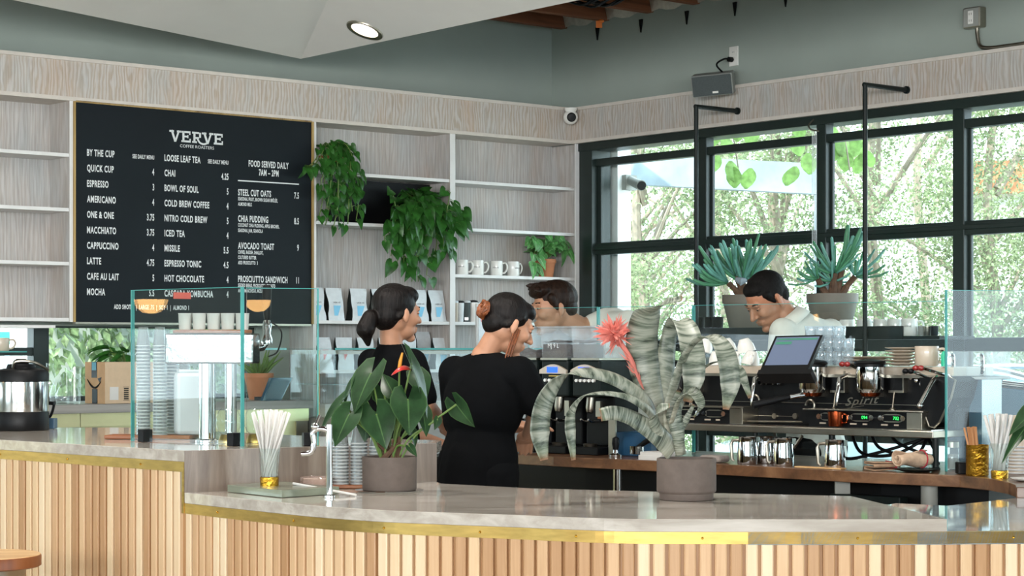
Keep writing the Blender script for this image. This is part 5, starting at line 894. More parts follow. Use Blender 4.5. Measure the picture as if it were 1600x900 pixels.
for px, w_, m in ((965, .035, 'steel'), (1452, .055, 'greyplas')):
    p = BF.w(bx(px, .1), .1); MB().lathe([(w_*.6, 0), (w_*.6, ZT_-.046)], 16, Matrix.Translation(p)).build('leg', Mt[m], t, smooth=True)
for px in (1316,): p = BF.w(bx(px, .08), .08); MB().box(-.03, .03, -.01, .01, .80, ZT_-.046, Matrix.Translation(p)).box(.012, .03, -.01, .01, .72, .82, Matrix.Translation(p)).build('bracket', Mt['greyplas'], t)
t = in_frame(thing('under_bar_fridge', 'dark under-bar fridge cabinet in the shade below the bar', 'fridge', (0, 0, 0)), BF, bx(1370, .14), .05, 0)
MB().box(-.16, .16, 0, .06, .1, .82).build('cabinet', Mt['dark'], t, bevel=.004); MB().box(-.14, .14, -.012, 0, .14, .79).build('door', Mt['frame'], t); MB().tube([(-.11, -.03, .4), (-.11, -.03, .7)], .008, 8).build('handle', Mt['satin'], t)
# guard along the far edge
xs_ = [bx(p, .70) for p in (825, 935, 1084, 1478)]
for i in range(3):
    a, b = BF.w(xs_[i]+.004, .70, ZT_), BF.w(xs_[i+1]-.004, .70, ZT_)
    guard('g', ['clear glass guard pane behind the coffee grinders', 'clear glass guard pane between the grinders and the espresso machine', 'long clear glass guard pane behind the espresso machine'][i], a, b, ZT_+.001, 1.602, 'glass guards on the back bar', th=.008, ends=(1, 1) if i < 2 else (1, 0))
ge = onz(1478, 737, ZT_); ge = ge+Vector((0, 0, 0))
guard('g', 'teal-edged glass end pane right of the espresso machine', ge, ge+Vector((1.0, .25, 0)), ZT_+.001, CZ+(HY-453)/F*ge.y, 'glass guards on the back bar', th=.012, ends=(1, 0))
# ------------------------------------------------------------------ grinders
def grinder(px, lab, beans, lit):
    t = in_frame(thing('coffee_grinder', lab, 'coffee grinder', (0, 0, 0), 0, 'black coffee grinders in a row'), BF, bx(px, .16), .16, ZT_+.001)
    w_ = .082; zo = ZT_
    MB().box(-w_, w_, .0, .30, 0, .035).build('base', Mt['black'], t, bevel=.004); MB().box(-w_, w_, .12, .30, .035, .26).build('body', Mt['black'], t, bevel=.006)
    MB().prism([(-w_, .02), (w_, .02), (w_, .30), (-w_, .30)], .26, .428).build('head', Mt['dark'], t, bevel=.01)
    n = 10; arc = [(-w_*.98+2*w_*.98*k/n, .382+.026*math.sin(PI*k/n)) for k in range(n+1)]; mb = MB(); pts = [(-w_*.98, .365), (w_*.98, .365)]+arc[::-1]
    mb.prism(pts, 0, .012, Matrix.Translation((0, .018, 0)) @ Matrix.Rotation(PI/2, 4, 'X')); mb.build('control_panel', Mt['beige'], t)
    MB().box(-.032, .03, .003, .006, .371, .396).build('display', Mt['lcd'], t); b = MB()
    for k in range(5): b.tube([(-.05+.025*k, .021, .335), (-.05+.025*k, .008, .335)], .0075, 10)
    b.build('buttons', Mt['ceramic'], t, smooth=True); MB().box(-.03, .03, .014, .02, .352, .358).build('name_strip', Mt['brass'], t)
    MB().box(-w_, w_, .015, .30, .428, .437).build('collar', Mt['satin'], t)
    h = MB(); a = .075; h.add([(-a, .02, .437), (a, .02, .437), (a, .29, .437), (-a, .29, .437), (-a-.006, .014, .575), (a+.006, .014, .575), (a+.006, .296, .575), (-a-.006, .296, .575)], [(0, 1, 5, 4), (1, 2, 6, 5), (2, 3, 7, 6), (3, 0, 4, 7), (4, 5, 6, 7)]); h.build('hopper', Mt['acrylic'], t)
    MB().box(-a-.008, a+.008, .012, .30, .575, .582).build('hopper_rim', Mt['acrylic'], t)
    if beans:
        g = []; r = random.Random(px)
        for j in range(8): g.append([Vector((-a*.97+2*a*.97*i/7, .024+.26*j/7, .437+beans+r.uniform(-.008, .008)-.03*(i/7 if px < 840 else 0))) for i in range(8)])
        mb = MB().grid(g); mb.box(-a*.97, a*.97, .024, .284, .438, .437+beans-.012 if beans > .03 else .445); mb.build('beans', Mt['beans'], t, smooth='all')
        if px == 862:
            l = MB(); put_text(l, 'MJ 9 L', 0, .437+beans*.62, .02, .9, .011, 'c'); l.build('chalk_note', Mt['ink'], t)
    MB().tube([(0, .06, .27), (0, .05, .21), (0, .045, .19)], [.022, .022, .014], 12).build('spout', Mt['satin'], t, smooth=True)
    f = MB()
    for s in (-1, 1): f.tube([(s*.022, .12, .15), (s*.022, .03, .15), (s*.022, .01, .16)], .005, 8)
    f.build('portafilter_fork', Mt['chrome'], t, smooth=True); MB().box(-.014, .014, .105, .12, .17, .24).build('chute_flap', Mt['satin'], t); MB().lathe([(.03, 0), (.034, .012), (.03, .014)], 16, Matrix.Translation((0, .05, .036))).build('tray_dish', Mt['satin'], t, smooth=True)
for a in ((814, 'black coffee grinder partly hidden by the person with the hair bun', .04, 0), (862, 'black coffee grinder with dark beans and a chalk note in its hopper', .075, 1), (911, 'black coffee grinder with an empty hopper and bright blue display', 0, 1)): grinder(*a)
# small things by the grinders
t = in_frame(thing('navy_box', 'navy blue box lying on the bar between the grinders and the machine', 'box', (0, 0, 0)), BF, bx(995, .3), .3, ZT_+.001)
MB().box(-.09, .12, -.05, .1, 0, .105).build('carton', Mt['navy'], t, bevel=.002); MB().box(-.16, -.09, -.05, .06, 0, .03).build('flap', Mt['navy'], t)
t = in_frame(thing('paper_stack', 'small stack of white cards beside the navy box', 'cards', (0, 0, 0)), BF, bx(1026, .075), .075, ZT_+.001); MB().box(-.06, .06, -.05, .05, 0, .02).box(-.055, .065, -.045, .055, .02, .035).build('cards', Mt['paper'], t)
t = in_frame(thing('tamper', 'small chrome and black tamper standing before the navy box', 'tamper', (0, 0, 0)), BF, bx(962, .1), .1, ZT_+.001); MB().lathe([(.028, 0), (.029, .012), (.012, .02), (.01, .035)], 20).build('base', Mt['chrome'], t, smooth=True); MB().lathe([(.012, .034), (.017, .06), (.015, .085), (.004, .092)], 20).build('knob', Mt['black'], t, smooth=True)
t = in_frame(thing('portafilter', 'steel portafilter with a dark handle lying propped against the navy box', 'portafilter', (0, 0, 0)), BF, bx(995, .17), .17, ZT_+.001); MB().tube([(0, 0, .015), (0, 0, .05)], .032, 20).build('basket', Mt['chrome'], t, smooth=True); MB().tube([(0, 0, .04), (.06, .0, .075), (.13, .0, .11)], [.009, .013, .015], 10).build('handle', Mt['black'], t, smooth=True)
t = in_frame(thing('knock_shelf', 'narrow brown wooden shelf on a steel bracket between grinder and machine', 'shelf', (0, 0, 0)), BF, bx(956, .2), .2, ZT_+.001); MB().box(-.05, .1, -.04, .06, .165, .175).build('board', Mt['woodwarm'], t); MB().box(-.02, .02, .0, .01, 0, .165).build('bracket', Mt['satin'], t)
# ------------------------------------------------------------------ espresso machine
mx0, mx1 = bx(1010, .25), bx(1487, .25)
t = in_frame(thing('espresso_machine', 'long black and steel espresso machine with script lettering on the walnut bar', 'espresso machine', (0, 0, 0)), BF, 0, .16, ZT_)
mz = lambda px, py, yl: BF.hit(px, py, .16+yl)[1]-ZT_
ml = lambda px, yl=0: BF.hx(px, .16+yl)
zt0 = mz(1280, 679, 0); zt1 = mz(1280, 668.5, 0); zdp = mz(1350, 640, .06); ztop = mz(1380, 588, .12); zdk = mz(1400, 573, .12)
MB().box(mx0, mx1-.02, .16, .46, zt1, ztop).build('body', Mt['black'], t, bevel=.006)
MB().box(mx0, mx1-.03, -.0, .34, zt0, zt1).build('drip_tray', Mt['satin'], t, bevel=.003)
MB().box(mx0+.02, mx1-.05, .02, .15, zt1, zt1+.004).build('tray_grate', Mt['steel'], t)
for a, b in ((1018, 1162), (1262, 1442)):
    xa, xb_ = ml(a, .06), ml(b, .06); MB().box(xa, xb_, .07, .17, zt1+.002, zdp-.006).build('control_box', Mt['black'], t)
    MB().box(xa-.012, xb_+.012, .04, .18, zdp-.006, zdp).box(xb_-.006, xb_+.004, .045, .17, zt1, zdp-.005).box(xb_-.075, xb_-.006, .062, .07, zt1+.004, zdp-.008).build('steel_shelf', Mt['satin'], t, bevel=.001)
def led(px, txt, on):
    x = ml(px, .065); z = (zt1+zdp)*.5+.006; n = 20; MB().prism([(x+.034*math.cos(q)+.018*(1 if math.cos(q) > 0 else -1), z+.017*math.sin(q)) for q in [2*PI*k/n for k in range(n)]], -.069, -.064, Matrix.Rotation(PI/2, 4, 'X')).build('display_bezel', Mt['satin'], t)
    MB().box(x-.04, x+.04, .0625, .0638, z-.012, z+.012).build('display', Mt['black'], t)
    for s in (-1, 1): MB().tube([(x+s*.052, .068, z), (x+s*.052, .058, z)], .011, 12).build('display_knob', Mt['chrome'], t, smooth=True)
    if on: l = MB(); put_text(l, txt, x+.033, z-.006, .013, 1.0, .0615, 'r'); l.build('digits', Mt['led'], t)
    MB().box(x-.05, x-.02, .0625, .0665, z-.03, z-.024).box(x+.01, x+.03, .0625, .0665, z-.03, z-.024).build('switches', Mt['beige'], t)
for a in ((1076, '', 0), (1116, '', 0), (1297, '', 0), (1345, '094', 1), (1394, '702', 1)): led(*a)
# white cup deck on top
MB().box(mx0+.02, mx1-.02, .14, .46, ztop, zdk).build('cup_deck', Mt['beige'], t, bevel=.004); MB().box(mx0, mx1-.01, .115, .14, ztop-.006, ztop+.006).box(mx0, mx1-.01, .15, .158, mz(1380, 632, .16)-.001, mz(1380, 632, .16)+.001).build('steel_trim', Mt['satin'], t)
# group heads
for px in (1045, 1267, 1357.5):
    x = ml(px, .08); zb = mz(px, 609, .08); zl = mz(px, 572, .08); g = MB().lathe([(.05, zb-.012), (.056, zb), (.058, zb+.006), (.058, zl)], 36, Matrix.Translation((x, .09, 0))); g.build('group_cylinder', Mt['chrome'], t, smooth=True)
    MB().lathe([(.062, zl-.004), (.062, zl+.008), (.066, zl+.012), (.060, zl+.02), (.03, zl+.027), (.001, zl+.029)], 36, Matrix.Translation((x, .09, 0))).build('group_cap', Mt['black'], t, smooth=True)
    MB().lathe([(.022, zb-.03), (.036, zb-.026), (.043, zb-.012)], 28, Matrix.Translation((x, .09, 0))).build('group_head', Mt['copper'], t, smooth=True); MB().box(x-.02, x+.02, .1, .17, zb-.03, zb+.02).build('group_neck', Mt['satin'], t)
    xh = x+.095; MB().box(xh-.03, xh+.03, .135, .16, zb-.002, zb+.055).build('temperature_plate', Mt['black'], t); MB().box(xh-.034, xh+.034, .13, .16, zb-.012, zb-.002).box(xh+.03, xh+.036, .132, .16, zb-.01, zl-.02).build('plate_frame', Mt['satin'], t)
    MB().tube([(xh, .12, zb-.01), (xh+.004, .1, zb-.075)], .004, 8).lathe([(.006, -.012), (.014, -.004), (.014, .004), (.006, .012)], 14, Matrix.Translation((xh+.004, .1, zb-.082))).build('paddle_rod', Mt['satin'], t, smooth=True)
x = ml(1255, .08); zb = mz(1267, 616, .08); MB().tube([(x+.03, .08, zb), (x-.02, .01, zb-.012)], .012, 10).build('portafilter_neck', Mt['chrome'], t, smooth=True); MB().tube([(x-.02, .01, zb-.012), (x-.07, -.05, zb-.028), (x-.12, -.11, zb-.045)], [.012, .016, .015], 12).build('portafilter_handle', Mt['black'], t, smooth=True)
# script lettering
l = MB(); xa = ml(1321, .158); xb_ = ml(1357, .158); za = mz(1321, 634, .158); Mx = Matrix.Translation((xa, .156, za)) @ Matrix.Rotation(.09, 4, 'Y').inverted()
put_text(l, 'Spirit', 0, 0, .032, 1.35, 0, 'l', Mx, .45, .01); l.tube([Mx @ Vector((-.01, 0, -.012)), Mx @ Vector((.09, 0, -.006))], .001, 4); l.build('script_lettering', Mt['satin'], t)
# middle panel with three screws, steel rim contour, knobs
for px in (1180, 1211, 1243): xq = ml(px, .155); MB().tube([(xq, .162, mz(px, 650, .155)), (xq, .148, mz(px, 650, .155))], .012, 14).build('panel_screw', Mt['satin'], t, smooth=True)
z_ = mz(1211, 650, .155); MB().box(ml(1180, .155), ml(1243, .155), .157, .1595, z_-.001, z_+.001).build('panel_line', Mt['satin'], t)
rim = [(ml(a, .1), .08, mz(a, b, .1)) for a, b in ((1145, 637), (1163, 638), (1170, 658), (1258, 659))]; MB().tube(rim, .004, 8).build('contour_rim', Mt['satin'], t); rim = [(ml(a, .1), .08, mz(a, b, .1)) for a, b in ((1425, 644), (1449, 646), (1456, 666), (1464, 668), (1472, 660), (1490, 622), (1497, 594), (1488, 588))]
MB().prism([(p[0], p[2]) for p in [(ml(1440, .1), 0, mz(1440, 590, .1))]+[(r_[0], 0, r_[2]) for r_ in rim[1:]]][::-1], -.46, -.082, Matrix.Rotation(PI/2, 4, 'X')).build('end_panel', Mt['black'], t); MB().tube(rim, .005, 8).build('contour_rim', Mt['satin'], t)
mb = MB()
for px in (1188, 1196, 1207, 1217): xq = ml(px, .14); mb.lathe([(.009, 0), (.011, .004), (.011, .018), (.008, .022)], 14, Matrix.Translation((xq, .155, mz(px, 598, .14))) @ Matrix.Rotation(PI/2, 4, 'X'))
for px, py in ((1425, 590), (1434, 594), (1442, 600), (1454, 592), (1462, 600), (1482, 604), (1437, 585)): xq = ml(px, .14); mb.lathe([(.007, 0), (.011, .004), (.009, .03), (.004, .034)], 12, Matrix.Translation((xq, .155, mz(px, py, .14))) @ Matrix.Rotation(PI/2, 4, 'X'))
mb.build('valve_knobs', Mt['chrome'], t, smooth=True)
for px, py, k in ((1180, 626, 1), (1468, 631, 1), (1266, 634, 0), (1075, 632, 0)):
    xq = ml(px, .14); MB().tube([(xq+.022*math.cos(a), .14, mz(px, py, .14)+.024*math.sin(a)) for a in [-.5+3.6*q/12 for q in range(13)]], .005, 8).build('pressure_ring', Mt['satin'], t, smooth=True)
# steam levers and wands
for px, py, mk, dx in ((1437, 575, 'redknob', .06), (1421, 580, 'black', .045), (1322, 569, 'redknob', .03), (1207, 573, 'redknob', .03)):
    xq = ml(px, .03); z_ = mz(px, py, .03); k = MB()
    for s in (-.012, .012): k.ball((xq+s, .02, z_), (.014, .012, .011), 12, 8)
    k.build('lever_knob', Mt[mk], t, smooth=True); MB().tube([(xq+.02, .02, z_), (xq+dx, .07, z_-.02), (xq+dx+.012, .13, z_-.03)], .006, 8).build('lever_rod', Mt['chrome'], t, smooth=True)
MB().tube([(ml(1455, .06), .10, mz(1455, 590, .06)), (ml(1453, .03), .05, mz(1453, 597, .03)), (ml(1437, -.02), -.02, mz(1437, 632, -.02))], [.012, .011, .008], 12).ball((ml(1437, -.02), -.02, mz(1437, 634, -.02)), .012, 10, 6).build('steam_wand', Mt['steel'], t, smooth=True)
for px in (1177, 1310): MB().tube([(ml(px, .06), .14, mz(px, 585, .06)), (ml(px, .06), .07, mz(px, 592, .06)), (ml(px-2, .04), .05, mz(px, 606, .04)), (ml(px-5, .04), .05, mz(px, 634, .04))], [.008, .010, .010, .004], 10).build('water_spout', Mt['steel'], t, smooth=True)
# legs, hoses
for px in (1030, 1180, 1300, 1462):
    for yy in (.06, .4): MB().lathe([(.018, .001), (.018, .01), (.012, .014), (.014, zt0)], 14, Matrix.Translation((ml(px, yy), yy, 0))).build('leg', Mt['dark'], t, smooth=True)
h_ = MB(); r = random.Random(3)
for k in range(4): a = ml(1300+30*k, .2); h_.tube(bez([(a, .2, zt0), (a+.08, .16, .03+.02*k), (a+.22, .18, .05), (ml(1440, .2), .25, zt0-.01)], 6), .007, 8)
h_.build('hoses', Mt['black'], t, smooth=True); MB().tube([(ml(1215, .1), .08, zt0), (ml(1222, .1), .06, zt0-.05), (ml(1250, .1), .06, zt0-.058), (ml(1262, .1), .06, zt0-.01)], .007, 8).build('bracket_bar', Mt['satin'], t)
# copper cup on the tray
t = in_frame(thing('copper_cup', 'shiny copper cup standing on the espresso machine drip tray', 'cup', (0, 0, 0)), BF, BF.hx(1306, .20), .20, ZT_+zt1+.007)
MB().lathe([(.03, 0), (.031, .003), (.034, .058), (.036, .06), (.033, .059), (.029, .006), (.001, .005)], 28).build('body', Mt['copper'], t, smooth=True); MB().tube(bez([(.03, 0, .05), (.052, 0, .046), (.052, 0, .02), (.03, 0, .014)], 5), .004, 8).build('handle', Mt['copper'], t, smooth=True)
# ------------------------------------------------------------------ on the deck
ZD = ZT_+zdk+.003
cupp = MB().lathe([(.018, 0), (.022, .002), (.036, .03), (.041, .058), (.0395, .059), (.034, .03), (.018, .006), (.0005, .005)], 24)
def flat_cup(loc, eul, lab, first=[None]):
    if first[0] is None:
        t = thing('cappuccino_cup', lab, 'cup', loc, tuple(eul), 'white cups piled on the espresso machine'); cupp.build('bowl', Mt['ceramic'], t, smooth=True); MB().tube(bez([(.034, 0, .048), (.06, 0, .05), (.058, 0, .026), (.03, 0, .018)], 5), .005, 8).build('handle', Mt['ceramic'], t, smooth=True); first[0] = t
    else: copy_tree(first[0], lab, loc, tuple(eul))
ci = 0
for row, (pys, pxs) in enumerate(((0, (1092, 1120, 1148, 1176)), (1, (1104, 1133, 1162)))):
    for i, px in enumerate(pxs):
        nm = ['bottom row', 'upper row'][row]; flat_cup(BF.w(bx(px, .33+.02*row), .33+.02*row, ZD+.060+row*.053), (math.radians(rnd.uniform(165, 196)), rnd.uniform(-.12, .12), BF.a+rnd.choice((-1.0, -1.3, -.6, 2.2))+rnd.uniform(-.3, .3)), 'white cup in the %s of the pile left of the tablet, %s from left' % (nm, ORD[i]))
# tilted tablet
bl, br = P(1187, 580, 8.02), P(1262, 579, 7.90); up = Vector((.078, .12, .141)); tb = thing('point_of_sale_tablet', 'black framed tablet with a pale screen tilted back on the espresso machine', 'tablet', bl)
e = br-bl; upn = (up-e.normalized()*up.dot(e.normalized())*.35); nn = e.cross(upn).normalized()
quad = lambda a, b, c, d, o: [e*a+upn*c+nn*o, e*b+upn*c+nn*o, e*b+upn*d+nn*o, e*a+upn*d+nn*o]
v = quad(0, 1, 0, 1, 0)+quad(0, 1, 0, 1, -.016); MB().add(v, [(0, 1, 2, 3), (7, 6, 5, 4), (0, 4, 5, 1), (1, 5, 6, 2), (2, 6, 7, 3), (3, 7, 4, 0)]).build('casing', Mt['black'], tb)
MB().add(quad(.05, .95, .16, .95, .001), [(0, 1, 2, 3)]).build('screen', Mt['screen'], tb); MB().add(quad(.07, .93, .86, .91, .002), [(0, 1, 2, 3)]).add(quad(.08, .42, .74, .82, .002), [(0, 1, 2, 3)]).build('screen_rows', M_plain('screen_green', '3f7f6a', .4), tb)
MB().add(quad(-.02, 1.1, -.10, .02, .004)+quad(-.02, 1.1, -.10, .02, -.05), [(0, 1, 2, 3), (7, 6, 5, 4), (0, 4, 5, 1), (1, 5, 6, 2), (2, 6, 7, 3), (3, 7, 4, 0)]).build('stand', Mt['black'], tb)
# stacked glass tumblers
tum = MB().lathe([(.022, 0), (.024, .002), (.026, .02), (.028, .022), (.026, .026), (.0295, .06), (.0285, .06), (.024, .024), (.021, .006), (.0005, .006)], 16, cap1=False); f0 = None
for j in range(2):
    for i, (px, hgt) in enumerate(((1268, 3), (1283, 3), (1297, 3), (1311, 3), (1325, 2))):
        for k in range(hgt):
            o = tum.build('glass_tumbler', M_glass('ribbed_glass', (.88, .93, .95), .16, 'eef6fb', 2.2, .03), None, smooth=True) if f0 is None else f0.copy()
            if f0 is not None: COL.objects.link(o)
            f0 = f0 or o
            o.location = BF.w(bx(px, .30+.07*j), .30+.07*j, ZD+k*.052); tag(o, 'ribbed glass tumbler, %s row behind the tablet, %s column from left, %s' % (['front', 'rear'][j], ORD[i], ['at the bottom', 'in the middle', 'on top'][k]), 'glass', 'stacked glass tumblers')
sau = MB().lathe([(.03, 0), (.034, .002), (.066, .010), (.068, .013), (.03, .006), (.0005, .006)], 30); f0 = None
for nm, px, n, yy in (('tall stack beside the beige mug', 1409, 6, .30), ('low stack left of the tall plate stack', 1370, 3, .34), ('low stack beside the glass tumblers', 1341, 3, .36)):
    for k in range(n):
        o = sau.build('saucer', Mt['beige'], None, smooth=True) if f0 is None else f0.copy()
        if f0 is not None: COL.objects.link(o)
        f0 = f0 or o
        o.location = BF.w(bx(px, yy), yy, ZD+k*.0125); tag(o, 'beige saucer in the %s, %s from the bottom' % (nm, ORD[k]), 'saucer', 'stacked saucers on the machine')
t = thing('large_mug', 'large beige mug on the right end of the espresso machine', 'mug', BF.w(bx(1448, .32), .32, ZD), 0); mug_parts(t, .048, .08, 'beige', False, -.25)
t = in_frame(thing('clear_lidded_box', 'clear plastic box with chrome handles on the bar behind the glass end pane', 'box', (0, 0, 0)), BF, bx(1515, .5), .5, ZT_+.001)
zq = BF.hit(1515, 549, .5)[1]-ZT_; zq0 = BF.hit(1515, 588, .5)[1]-ZT_
MB().box(-.065, .13, -.1, .1, zq0, zq).build('acrylic_box', Mt['acrylic'], t); MB().box(-.065, .13, -.1, .1, zq0-.012, zq0-.001).build('white_base', Mt['frost'], t, bevel=.003); MB().box(-.045, .10, -.08, .08, 0, zq0-.013).build('stand', Mt['carblue'], t)
for x in (-.02, .11): MB().tube(bez([(x, -.1, zq0+.01), (x+.02, -.13, zq0+.025), (x+.02, -.13, zq-.03), (x, -.1, zq-.015)], 4), .008, 8).build('handle', Mt['chrome'], t, smooth=True)
a, b = P(1494, 594, 8.62), P(1700, 618, 8.3); d_ = b-a; t = thing('chrome_edged_cabinet', 'blue-grey glossy cabinet with a chrome top rail behind the glass end pane', 'cabinet', Vector((a.x, a.y, ZT_+.001)), math.atan2(d_.y, d_.x)); ha = a.z-ZT_; hb = b.z-ZT_; L_ = math.hypot(d_.x, d_.y)
MB().add([(0, 0, 0), (L_, 0, 0), (L_, .12, 0), (0, .12, 0), (.0, .02, ha-.012), (L_, .02, hb-.012), (L_, .1, hb-.012), (.0, .1, ha-.012)], [(3, 2, 1, 0), (4, 5, 6, 7), (0, 1, 5, 4), (1, 2, 6, 5), (2, 3, 7, 6), (3, 0, 4, 7)]).build('body', Mt['carblue'], t, bevel=.006); MB().tube([(-.01, .04, ha), (L_, .04, hb)], .02, 14).build('chrome_rail', Mt['chrome'], t, smooth=True)
o = in_frame(MB().lathe([(.012, 0), (.012, .05), (.004, .06)], 12).build('green_marker', Mt['teal'], None, smooth=True), BF, bx(1475, .3), .3, ZD); tag(o, 'teal plastic bottle cap standing beside the beige mug', 'bottle')
# ------------------------------------------------------------------ on the bar front
def pitcher(px, yl, lab, s=1.0, rot=2.9, first=[None]):
    loc = BF.w(bx(px, yl), yl, ZT_+.001)
    if first[0]: return copy_tree(first[0], lab, loc, rot)
    t = thing('milk_pitcher', lab, 'pitcher', loc, rot, 'steel milk pitchers on the bar'); first[0] = t
    MB().lathe([(.041, 0), (.0425, .004), (.043, .04), (.038, .09), (.037, .112), (.0385, .114), (.036, .112), (.037, .09), (.041, .04), (.04, .006), (.0005, .005)], 32).build('body', Mt['chrome'], t, smooth=True)
    MB().prism([(-.037, -.014), (-.037, .014), (-.052, 0)], .09, .113).build('spout', Mt['chrome'], t); MB().tube([(.036, 0, .1), (.06, 0, .098), (.068, 0, .085), (.064, 0, .02), (.055, 0, .012)], [.006, .007, .007, .007, .006], 8).build('handle', Mt['satin'], t, smooth=True); return t
for a in ((1168, .07, 'steel milk pitcher leftmost on the bar under the machine'), (1197, .155, 'steel milk pitcher second from left, half behind its neighbour'), (1224, .06, 'steel milk pitcher right of the half hidden one'), (1304, .06, 'steel milk pitcher standing alone under the copper cup')): pitcher(*a)
t = in_frame(thing('folded_towel', 'rolled beige bar towel with red stripes on a dark plate', 'towel', (0, 0, 0)), BF, bx(1425, .09), .09, ZT_+.014); t.rotation_euler = (0, 0, .42)
def roll(x0, x1, y, z, r, turns=2.2):
    g = []; n = 40
    for k in range(n+1):
        a = turns*2*PI*k/n; rr = r*(.25+.75*k/n); g.append([Vector((x0+(x1-x0)*u, y+rr*math.cos(a), z+rr*math.sin(a)*.8+.006*math.sin(7*u+k*.2))) for u in [q/8 for q in range(9)]])
    return g
MB().grid(roll(-.07, .08, 0, .035, .038)).build('roll', Mt['towel'], t, smooth='all', thick=.004); MB().tube([(.045, .041*math.cos(a), .035+.034*math.sin(a)) for a in [2*PI*k/16 for k in range(17)]], .003, 6).build('red_stripe', Mt['stripe'], t)
o = in_frame(MB().lathe([(.05, 0), (.09, .01), (.092, .012), (.001, .009)], 28).build('dark_plate', Mt['dark'], None, smooth=True), BF, bx(1432, .09), .09, ZT_+.001); tag(o, 'small dark plate under the rolled bar towel', 'plate')
t = in_frame(thing('folded_towel', 'flat folded brown towel with a red edge left of the rolled towel', 'towel', (0, 0, 0)), BF, bx(1378, .08), .08, ZT_+.001); t.rotation_euler = (0, 0, .2); MB().grid([[Vector((x, y, .004+lay*.009+.003*math.sin(9*x+lay))) for x in [-.055+.014*q for q in range(9)]] for lay in range(4) for y in ((-.05, -.02, .02, .05) if lay % 2 == 0 else (.05, .02, -.02, -.05))]).build('roll', M_plain('brown_linen', '9c7f66', .95, var=.15, scale=60, bmp=.3), t, smooth='all', thick=.004); MB().box(.035, .043, -.0535, .0535, .004, .0345).build('red_stripe', Mt['stripe'], t)
o = in_frame(MB().box(-.12, .1, -.02, .02, 0, .005).build('wooden_strip', Mt['stool']), BF, bx(1285, .03), .03, ZT_+.001); tag(o, 'thin pale wooden strip at the bar edge before the lone pitcher', 'strip')
t = in_frame(thing('grey_cloth', 'small folded grey cloth behind the bromeliad pot', 'cloth', (0, 0, 0)), BF, bx(1115, .1), .1, ZT_+.001); MB().box(-.05, .06, -.04, .04, 0, .03).build('cloth', M_plain('grey_cloth', '8b827c', .95, var=.15, scale=40, bmp=.4), t, bevel=.012)
# right end: jar, stirrers, straws, cups, leaves
gq = lambda px, py, Y: Vector(((px-HX)/F*Y, Y, ZT_+.001))
t = thing('spice_shaker', 'small clear shaker jar behind the teal glass edge', 'jar', gq(1488, 735, 8.0)); MB().lathe([(.026, 0), (.028, .004), (.028, .085), (.024, .09)], 24).build('jar', Mt['plastic'], t, smooth=True); MB().lathe([(.024, .003), (.024, .06), (.001, .062)], 20).build('contents', Mt['greyplas'], t); MB().lathe([(.027, .088), (.027, .11), (.02, .114)], 24).build('lid', Mt['satin'], t, smooth=True)
o = MB().box(-.025, .02, -.03, .03, 0, .045).build('black_caddy', Mt['black'], bevel=.004); o.location = gq(1505, 735, 7.72); tag(o, 'small black box between the shaker and the gold cup', 'box')
q = gq(1527, 733, 7.62); t = thing('gold_cup', 'hammered gold cup holding wooden stirrers at the right end of the bar', 'cup', q); MB().lathe([(.041, 0), (.0425, .003), (.0425, .115), (.044, .117), (.041, .116), (.040, .006), (.001, .005)], 40).build('cup', Mt['gold'], t, smooth=True)
f0 = None
for k in range(16):
    a = 2.4*k; e_ = math.sqrt((k+.5)/16)*.026; base = Vector((math.cos(a)*e_, math.sin(a)*e_*.9, .012)); d = Vector((-.16+rnd.uniform(-.06, .16), rnd.uniform(-.05, .05), 1)).normalized()
    o = MB().box(-.0035, .0035, -.001, .001, 0, .178).build('wooden_stirrer', Mt['stick']) if f0 is None else f0.copy()
    if f0 is not None: COL.objects.link(o)
    f0 = f0 or o; o.location = q+base*.6; o.rotation_euler = (math.asin(-d.y), math.asin(d.x), rnd.uniform(-.3, .3)); tag(o, 'flat wooden stirrer standing in the gold cup', 'stirrer', 'wooden stirrers in the gold cup')
straw_cup(1562, 733, 7.45, ZT_+.001, 'clear straw glass with gold foot beside the gold cup', 'white wrapped straw standing in the glass beside the gold cup', 'white straws at the right end of the bar', 12, .215, .30, 9, r=.036, h=.13, rs=.0062, lean=0)
cup_stack(gq(1592, 733, 7.75), 9, 'paper lid in the stack at the right edge behind the straw glass', 'lid stack at the right edge', first=[None], s=1.05, dz=.012, inv=True, mat='beige')
o = MB().lathe([(.05, 0), (.075, .008), (.077, .011), (.001, .006)], 28).build('saucer', Mt['ceramic'], None, smooth=True); o.location = gq(1612, 740, 7.3); tag(o, 'white saucer at the right edge of the bar', 'saucer')
t = thing('leafy_potted_plant', 'dark green leaf reaching in from the right edge before the straw glass', 'plant', Vector(((1655-HX)/F*6.6, 6.6, ZR_))); MB().lathe([(.06, 0), (.075, .13), (.07, .13)], 24).build('pot', Mt['pot'], t, smooth=True); lf = MB(); uv = []; sm = MB()
for (ax, ay, tx, ty, n, wd) in ((1612, 655, 1566, 712, (-.3, -.8, .5), .055), (1620, 640, 1578, 668, (-.2, -.6, .7), .075), (1640, 620, 1680, 650, (.3, -.7, .6), .09), (1650, 600, 1660, 560, (.0, -.8, .5), .09)):
    a, b = P(ax, ay, 6.6)-t.location, P(tx, ty, 6.5)-t.location; heart(lf, a, b-a, Vector(n), (b-a).length, wd, .3, .2, uv, .25); sm.tube(bez([(0, 0, .12), a*.5+Vector((0, 0, .14)), a], 6), .003, 6)
lf.build('foliage', Mt['anth'], t, smooth='all', uv=uv); sm.build('stems', Mt['stem'], t)
